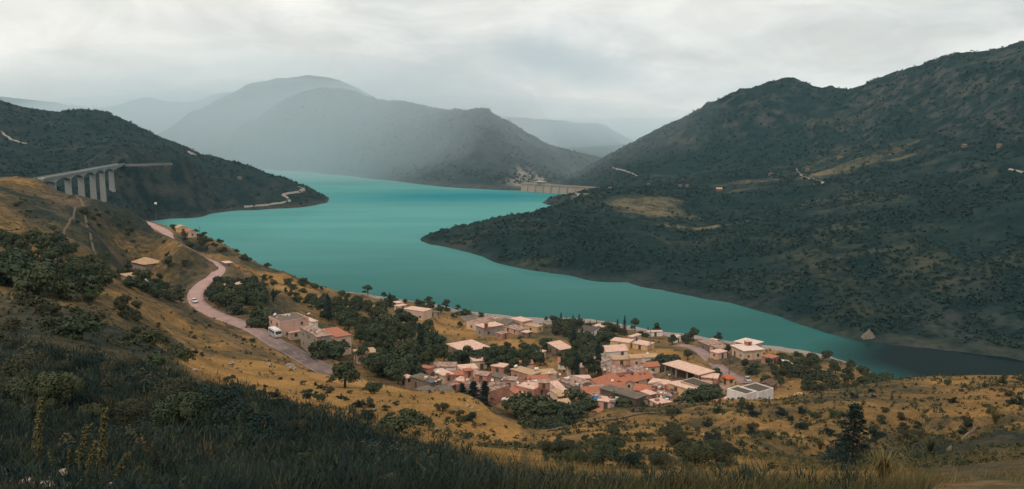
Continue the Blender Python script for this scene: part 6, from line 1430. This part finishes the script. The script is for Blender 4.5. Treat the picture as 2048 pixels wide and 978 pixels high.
stair_box('h', 1045, 395, 1.8, 1.9, 'red stair box on the broad pink flat roof'); stair_box('e', 1415, 330, 2.4, 1.6, 'red stair box on the tall lakeside house', 'brick', 'pinkslab')
stair_box('d', 640, 625, 2.4, 2.2, 'brick stair box on the dark roof behind the unfinished house'); stair_box('d', 1135, 690, 3.2, 1.7, 'brick box on the right end of the roof terrace', 'brick', 'rubble'); stair_box('d', 740, 650, 3.4, 2.0, 'brick room on top of the unfinished brick house', 'brick', 'rubble')
# bare columns and clutter on unfinished roofs
k_ = 0
for view, x, y, n in [('d', 620, 660, 3), ('d', 690, 690, 3), ('d', 820, 690, 3), ('d', 520, 660, 2), ('h', 1060, 300, 2), ('h', 930, 330, 1), ('e', 350, 530, 2)]:
    for i in range(n):
        px, py = vp(view, (x + i * 34, y + i * 7)); l, ob = cast(px, py)
        if l is None: continue
        k_ += 1; hh = random.uniform(1.3, 2.2)
        o = empty('column_stub', l, random.uniform(0, 1), label='bare concrete column stub rising from an unfinished roof', category='column', group='column stubs on unfinished roofs')
        MB().box(-.13, .13, -.13, .13, -.2, hh).build('shaft', M_conc, o); MB().tube((-.06, 0, hh - .01), (-.06, 0, hh + .5), .02, n=4).tube((.06, 0, hh - .01), (.07, .02, hh + .42), .02, n=4).build('rebar', M_metal, o)
rs = random.Random(5); cl_cols = [P_white, W['white'], W['brick'], W['grey'], W['pink'], W['dark'], RF['tile'], RF['pinkslab'], P_blue, W['brown']]
crate_me = []
for i, mt in enumerate(cl_cols):
    b_ = MB().box(-.5, .5, -.4, .4, 0, .55).box(-.56, .56, -.46, .46, .551, .62); crate_me.append(b_.mesh('crate', mt))
areas = [('e', [(690,640),(860,660),(880,760),(700,760)], 26, 'bits of junk in the yard of the old quarter'), ('d', [(300,590),(520,600),(520,660),(380,680)], 14, 'junk box on the roof at the left corner of the lower village'), ('d', [(640,640),(900,640),(880,700),(650,690)], 16, 'junk box on the unfinished brick house'), ('d', [(1200,640),(1420,640),(1420,700),(1250,700)], 16, 'junk box on the cluttered grey roof'),
         ('e', [(250,500),(680,500),(680,560),(300,560)], 18, 'junk box on the cluttered roofs of the old quarter'), ('e', [(230,700),(440,740),(440,790),(280,780)], 10, 'junk box behind the blue tarpaulin'), ('d', [(940,650),(1080,650),(1080,700),(980,700)], 7, 'junk box on the big roof terrace'), ('c', [(640,520),(900,520),(880,555),(680,550)], 8, 'junk box on the roof of the long roadside house'), ('c', [(860,610),(1020,620),(1000,660),(900,640)], 8, 'junk box on the roof of the grey roadside house'), ('h', [(930,290),(1180,300),(1180,320),(940,340)], 8, 'junk box on the unfinished cream house')]
for view, poly, n, lab in areas:
    xs = [p_[0] for p_ in poly]; ys = [p_[1] for p_ in poly]; k = 0
    for _ in range(n * 4):
        if k >= n: break
        q = (rs.uniform(min(xs), max(xs)), rs.uniform(min(ys), max(ys)))
        if not inside(q, poly): continue
        l, ob = cast(*vp(view, q))
        if l is None or ob.name.startswith('wall') or l.y < 175 or (l - Vector((0, 0, EYE))).length > 700: continue
        o = link('junk_box', rs.choice(crate_me), label=lab, category='box', group=lab.replace('junk box', 'junk').replace('bits of ', '')); o.location = l; o.rotation_euler = (0, 0, rs.uniform(0, 3)); s_ = rs.uniform(.4, 1.0); o.scale = (s_ * rs.uniform(.7, 1.5), s_, s_ * rs.uniform(.5, 1.2)); k += 1
for (xa, ya, xb, yb, hh, wm, lab) in [(1416, 756, 1446, 762, 1.5, 'yellow', 'yellow garden wall between the open-column hall and the orange roofed kiosk'), (1418, 766, 1462, 782, 1.3, 'pink', 'long pale pink wall behind the dark-roofed warehouse')]:
    a_, b_ = ground(xa, ya, 200), ground(xb, yb, 200); o = empty('garden_wall', a_, math.atan2(b_.y - a_.y, b_.x - a_.x), label=lab, category='wall'); L_ = (b_ - a_).length
    MB().box(0, L_, -.12, .12, -1.5, hh).build('wall', W[wm], o); MB().box(-.05, L_ + .05, -.17, .17, hh + .003, hh + .1).build('coping', M_conc, o)
# garden wall by the open hall
a_, b_ = ground(1306, 766, 180), ground(1340, 770, 180)
o = empty('garden_wall', a_, math.atan2(b_.y - a_.y, b_.x - a_.x), label='pale free-standing wall left of the open-column hall', category='wall')
MB().box(0, (b_ - a_).length, -.12, .12, -1.0, 1.7).build('wall', W['white'], o); MB().box(-.05, (b_ - a_).length + .05, -.17, .17, 1.703, 1.8).build('coping', M_conc, o)
haze.hide_viewport = False

# ------------------------------------------------------------------ rocks
def rock_mesh(seed, name='boulder', mat=None):
    bm = bmesh.new(); bmesh.ops.create_icosphere(bm, subdivisions=3, radius=0.5)
    for v in bm.verts:
        k = 1 + .45 * mnoise.noise(v.co * 2.2 + Vector((seed * 7, 0, 0))) + .15 * mnoise.noise(v.co * 6 + Vector((0, seed, 0))); v.co *= k; v.co.z *= .65
    me = bpy.data.meshes.new(name); bm.to_mesh(me); bm.free(); me.materials.append(mat); return me
m, nt, b = new_mat('limestone'); p = pos(nt); c = mixc(nt, mr(nt, nz(nt, 2.5, 5, .65, p), .35, .65), (0.16, 0.13, 0.11), (0.40, 0.33, 0.27)); nt.links.new(c, b.inputs['Base Color']); bump(nt, b, nz(nt, 8, 4, .6, p), .6, .05); M_rock = m
m, nt, b = new_mat('chalky_stone'); c = mixc(nt, mr(nt, nz(nt, 9, 5, .65, pos(nt)), .35, .6), (0.20, 0.14, 0.10), (0.55, 0.45, 0.37)); nt.links.new(c, b.inputs['Base Color']); bump(nt, b, nz(nt, 14, 4, .6, pos(nt)), .6, .03); M_chalk = m
RK = [rock_mesh(i, 'boulder', M_rock) for i in range(4)]; RC = [rock_mesh(10 + i, 'stone', M_chalk) for i in range(4)]
for i, (px, py, w_) in enumerate([(581, 735, 20), (590, 739, 10), (538, 732, 12), (462, 729, 14), (613, 789, 8), (628, 786, 8), (620, 784, 6), (750, 820, 10), (757, 824, 7), (746, 801, 9), (785, 806, 7), (873, 859, 9), (880, 866, 7), (935, 812, 10), (944, 817, 7), (960, 822, 8), (390, 742, 14), (405, 737, 9), (478, 787, 8), (466, 783, 6), (665, 826, 6), (720, 765, 7), (800, 812, 6), (860, 850, 6)]):
    p_ = ground(px, py, 60); s_ = w_ / F * p_.y; o = link('boulder', RK[i % 4], label='largest pale boulder on the crest of the golden slope by the road' if i == 0 else 'small pale boulder lying on the golden slope', category='rock')
    if i: o['group'] = 'boulders on the golden slope'
    o.location = p_ + Vector((0, 0, s_ * .12)); o.scale = (s_, s_ * .8, s_ * .9); o.rotation_euler = (0, 0, i * 1.3)
for i, (px, py, w_) in enumerate([(54, 970, 30), (90, 962, 22), (95, 975, 30), (128, 950, 26), (165, 966, 20), (220, 977, 22), (14, 966, 16), (140, 974, 20), (180, 978, 14)]):
    p_ = ground(px, py, 7); s_ = w_ / F * p_.y; o = link('stone', RC[i % 4], label='chalky stone at the foot of the dry flower spikes', category='rock', group='stones under the flower spikes'); o.location = p_ + Vector((0, 0, s_ * .15)); o.scale = (s_, s_, s_); o.rotation_euler = (0, 0, i * 1.7)
p_ = ground(2, 955, 7); o = link('boulder', RC[0], label='smooth grey boulder cut off by the left edge of the picture', category='rock'); o.location = p_; o.scale = (.35, .3, .5)
p_ = hit(SC, 1738, 676, 385, 700); 
if p_ is not None:
    bm = bmesh.new(); v_ = [bm.verts.new(c_) for c_ in [(-5.8, -1.5, -2), (5.4, -1.5, -2), (6, 5, -2), (-5, 5, -2), (1.2, 1.5, 8.6), (-2.2, .2, 4.6), (3.6, .4, 4.4), (-.3, -.6, 3.2), (4.6, -.8, 1.4), (-4.2, -.5, 1.6)]]; bmesh.ops.convex_hull(bm, input=v_); bmesh.ops.subdivide_edges(bm, edges=bm.edges[:], cuts=3, use_grid_fill=True)
    for v in bm.verts: v.co += Vector((1, 1, 1)) * 1.3 * mnoise.noise(v.co * .45)
    me = bpy.data.meshes.new('sea_stack'); bm.to_mesh(me); bm.free(); me.materials.append(wall_mat('cliff_stone', (0.17, 0.15, 0.115), (0.5, 0.5, 0.5), 0.8, 0.9, 0.6))
    o = link('rock_outcrop', me, label='pale pointed rock outcrop at the waterline of the dark cove', category='rock'); o.location = (p_.x, p_.y, 0.5); o.scale = (.78, .8, .58); o.rotation_euler = (0, 0, .3)

# ------------------------------------------------------------------ foreground plants
M_spike = tinted('dry_flower_spike', [(0, (0.042, 0.042, 0.020)), (.6, (0.085, 0.078, 0.032)), (1, (0.17, 0.14, 0.06))])
def spike(bx, by, tx, ty, wpx, lab):
    p_ = ground(bx, by, 7); tp = at(tx, ty, p_.y + .05) - p_; h = tp.length; w_ = wpx / F * p_.y * .62; g = np.random.default_rng(int(bx))
    o = empty('flower_spike', p_, 0, label=lab, category='plant', group='dry flower spikes')
    side = Vector((1, 0, 0)); mid = tp * .5 - side * (tp.x * .12)
    mb = MB(); mb.tube((0, 0, -.1), mid, .012, .010, 6, False); mb.tube(mid, tp, .010, .005, 6, False); mb.build('stem', M_bark, o)
    n = int(620 * h); t = g.uniform(.03, 1, n); c = np.where(t[:, None] < .5, np.array(mid) * (t[:, None] * 2), np.array(mid) + (np.array(tp) - np.array(mid)) * (t[:, None] * 2 - 1))
    a = g.uniform(0, 6.28, n); r = w_ * g.uniform(.2, 1, n) * (1.15 - .5 * t); off = np.stack([np.cos(a), np.sin(a), .25 + 0 * a], -1); c = c + off * r[:, None]
    nn = off + g.normal(0, .4, (n, 3)) + np.array([0, 0, .8]); nn /= np.linalg.norm(nn, axis=1)[:, None]
    V, f = quads(c, nn, .042 * g.uniform(.6, 1.5, n), .55, g); link('flower_head', mesh_from('flower_head', V, f, M_spike, False, {'tint': np.repeat(np.clip(g.normal(.5, .25, n), 0, 1), 4)}), o, kind='stuff')
for a in [(73, 944, 84, 794, 17, 'tallest dry flower spike at the far left of the clump'), (158, 952, 177, 848, 19, 'thick dry flower spike in the middle of the clump'), (201, 952, 212, 814, 17, 'tall straight dry flower spike right of the middle'), (102, 946, 100, 905, 8, 'short thin flower spike beside the tallest one'), (139, 950, 140, 898, 9, 'short flower spike left of the thick one'), (235, 956, 256, 905, 14, 'leaning flower spike right of the tall straight one'), (254, 978, 279, 933, 12, 'lowest leaning flower spike at the right end of the clump'), (175, 960, 190, 880, 13, 'flower spike between the thick and the tall straight one')]: spike(*a)
# young conifer on the spur
p_ = ground(1703, 938, 12); hh = 152 / F * p_.y; s_ = hh / 8.0
tm, cm = spire(977, 8.0, 11, 4.3, 3600, 0.25, M_pine)
o = empty('young_conifer', p_, 1.0, label='dark young conifer standing on the near spur at the lower right', category='tree'); o.scale = (s_, s_, s_); link('trunk', tm, o); link('crown', cm, o)
p2_ = ground(1676, 930, 12); h2 = 78 / F * p2_.y; o = empty('young_conifer', p2_, 2.4, label='shorter leaning conifer sprouting left of the dark young conifer', category='tree'); o.scale = (h2 / 8 * 1.3, h2 / 8 * 1.3, h2 / 8); o.rotation_euler = (0, R(-14), 2.4); link('trunk', tm, o); link('crown', cm, o)
def tuft(px, py, hpx, n, lab, mat_t, spread=.9):
    p_ = ground(px, py, 10); h = hpx / F * p_.y; g = np.random.default_rng(int(px)); V, F_, T = [], [], []
    for i in range(n):
        a = g.uniform(0, 6.28); L_ = h * g.uniform(.55, 1.1); dr = np.array([math.cos(a), math.sin(a), 0]); le = g.uniform(.15, spread); w_ = .012
        s_ = np.array([-dr[1], dr[0], 0]) * w_; pts = [dr * .05 * g.uniform(0, 1), dr * L_ * le * .35 + np.array([0, 0, L_ * .6]), dr * L_ * le * .75 + np.array([0, 0, L_ * .9]), dr * L_ * le * 1.15 + np.array([0, 0, L_ * (.95 - .35 * le)])]
        b0 = len(V)
        for k, q in enumerate(pts): V += [q - s_ * (1 - k * .3), q + s_ * (1 - k * .3)]
        for k in range(3): F_.append((b0 + 2 * k, b0 + 2 * k + 1, b0 + 2 * k + 3, b0 + 2 * k + 2))
        T += [np.clip(g.normal(mat_t, .12), 0, 1)] * 8
    o = link('grass_tussock', mesh_from('grass_tussock', np.array(V), np.array(F_), M_blade, False, {'tint': T}), label=lab, category='grass tuft'); o.location = p_ - Vector((0, 0, .03))
tuft(1765, 968, 72, 260, 'big arching straw tussock right of the dark young conifer', .72)
tuft(1990, 850, 40, 120, 'straw tussock near the right edge below the spur crest', .68); tuft(1500, 968, 46, 120, 'pale tussock at the bottom edge below the spur', .75, .7); tuft(1140, 958, 40, 100, 'straw tussock at the foot of the spur', .72); tuft(1640, 900, 34, 90, 'small straw tussock left of the dark young conifer', .7); tuft(1860, 905, 40, 110, 'olive tussock left of the fallen trunk', .5)
a_, b_ = ground(1897, 905, 12), ground(1953, 858, 12)
o = empty('fallen_trunk', a_, 0, label='weathered fallen trunk lying on the bare bank at the lower right', category='log'); d_ = b_ - a_
mb = MB(); prev = Vector((0, 0, .1)); n_ = 7
for k in range(1, n_ + 1):
    q = d_ * k / n_ + Vector((0, 0, .1 + .05 * math.sin(k * 2.1))); mb.tube(prev, q, .11 * (1 - .06 * (k - 1)), .11 * (1 - .06 * k), 9, k in (1, n_)); prev = q
M_dead = wall_mat('dead_wood', (0.17, 0.135, 0.10)); mb.build('stem', M_dead, o, True)
MB().tube(d_ * .6 + Vector((0, 0, .12)), d_ * .7 + Vector((.2, -.2, .5)), .05, .015, 6).build('branch', M_dead, o); MB().tube(d_ * .85 + Vector((0, 0, .12)), d_ * 1.0 + Vector((-.25, .1, .45)), .04, .012, 6).build('branch', M_dead, o)
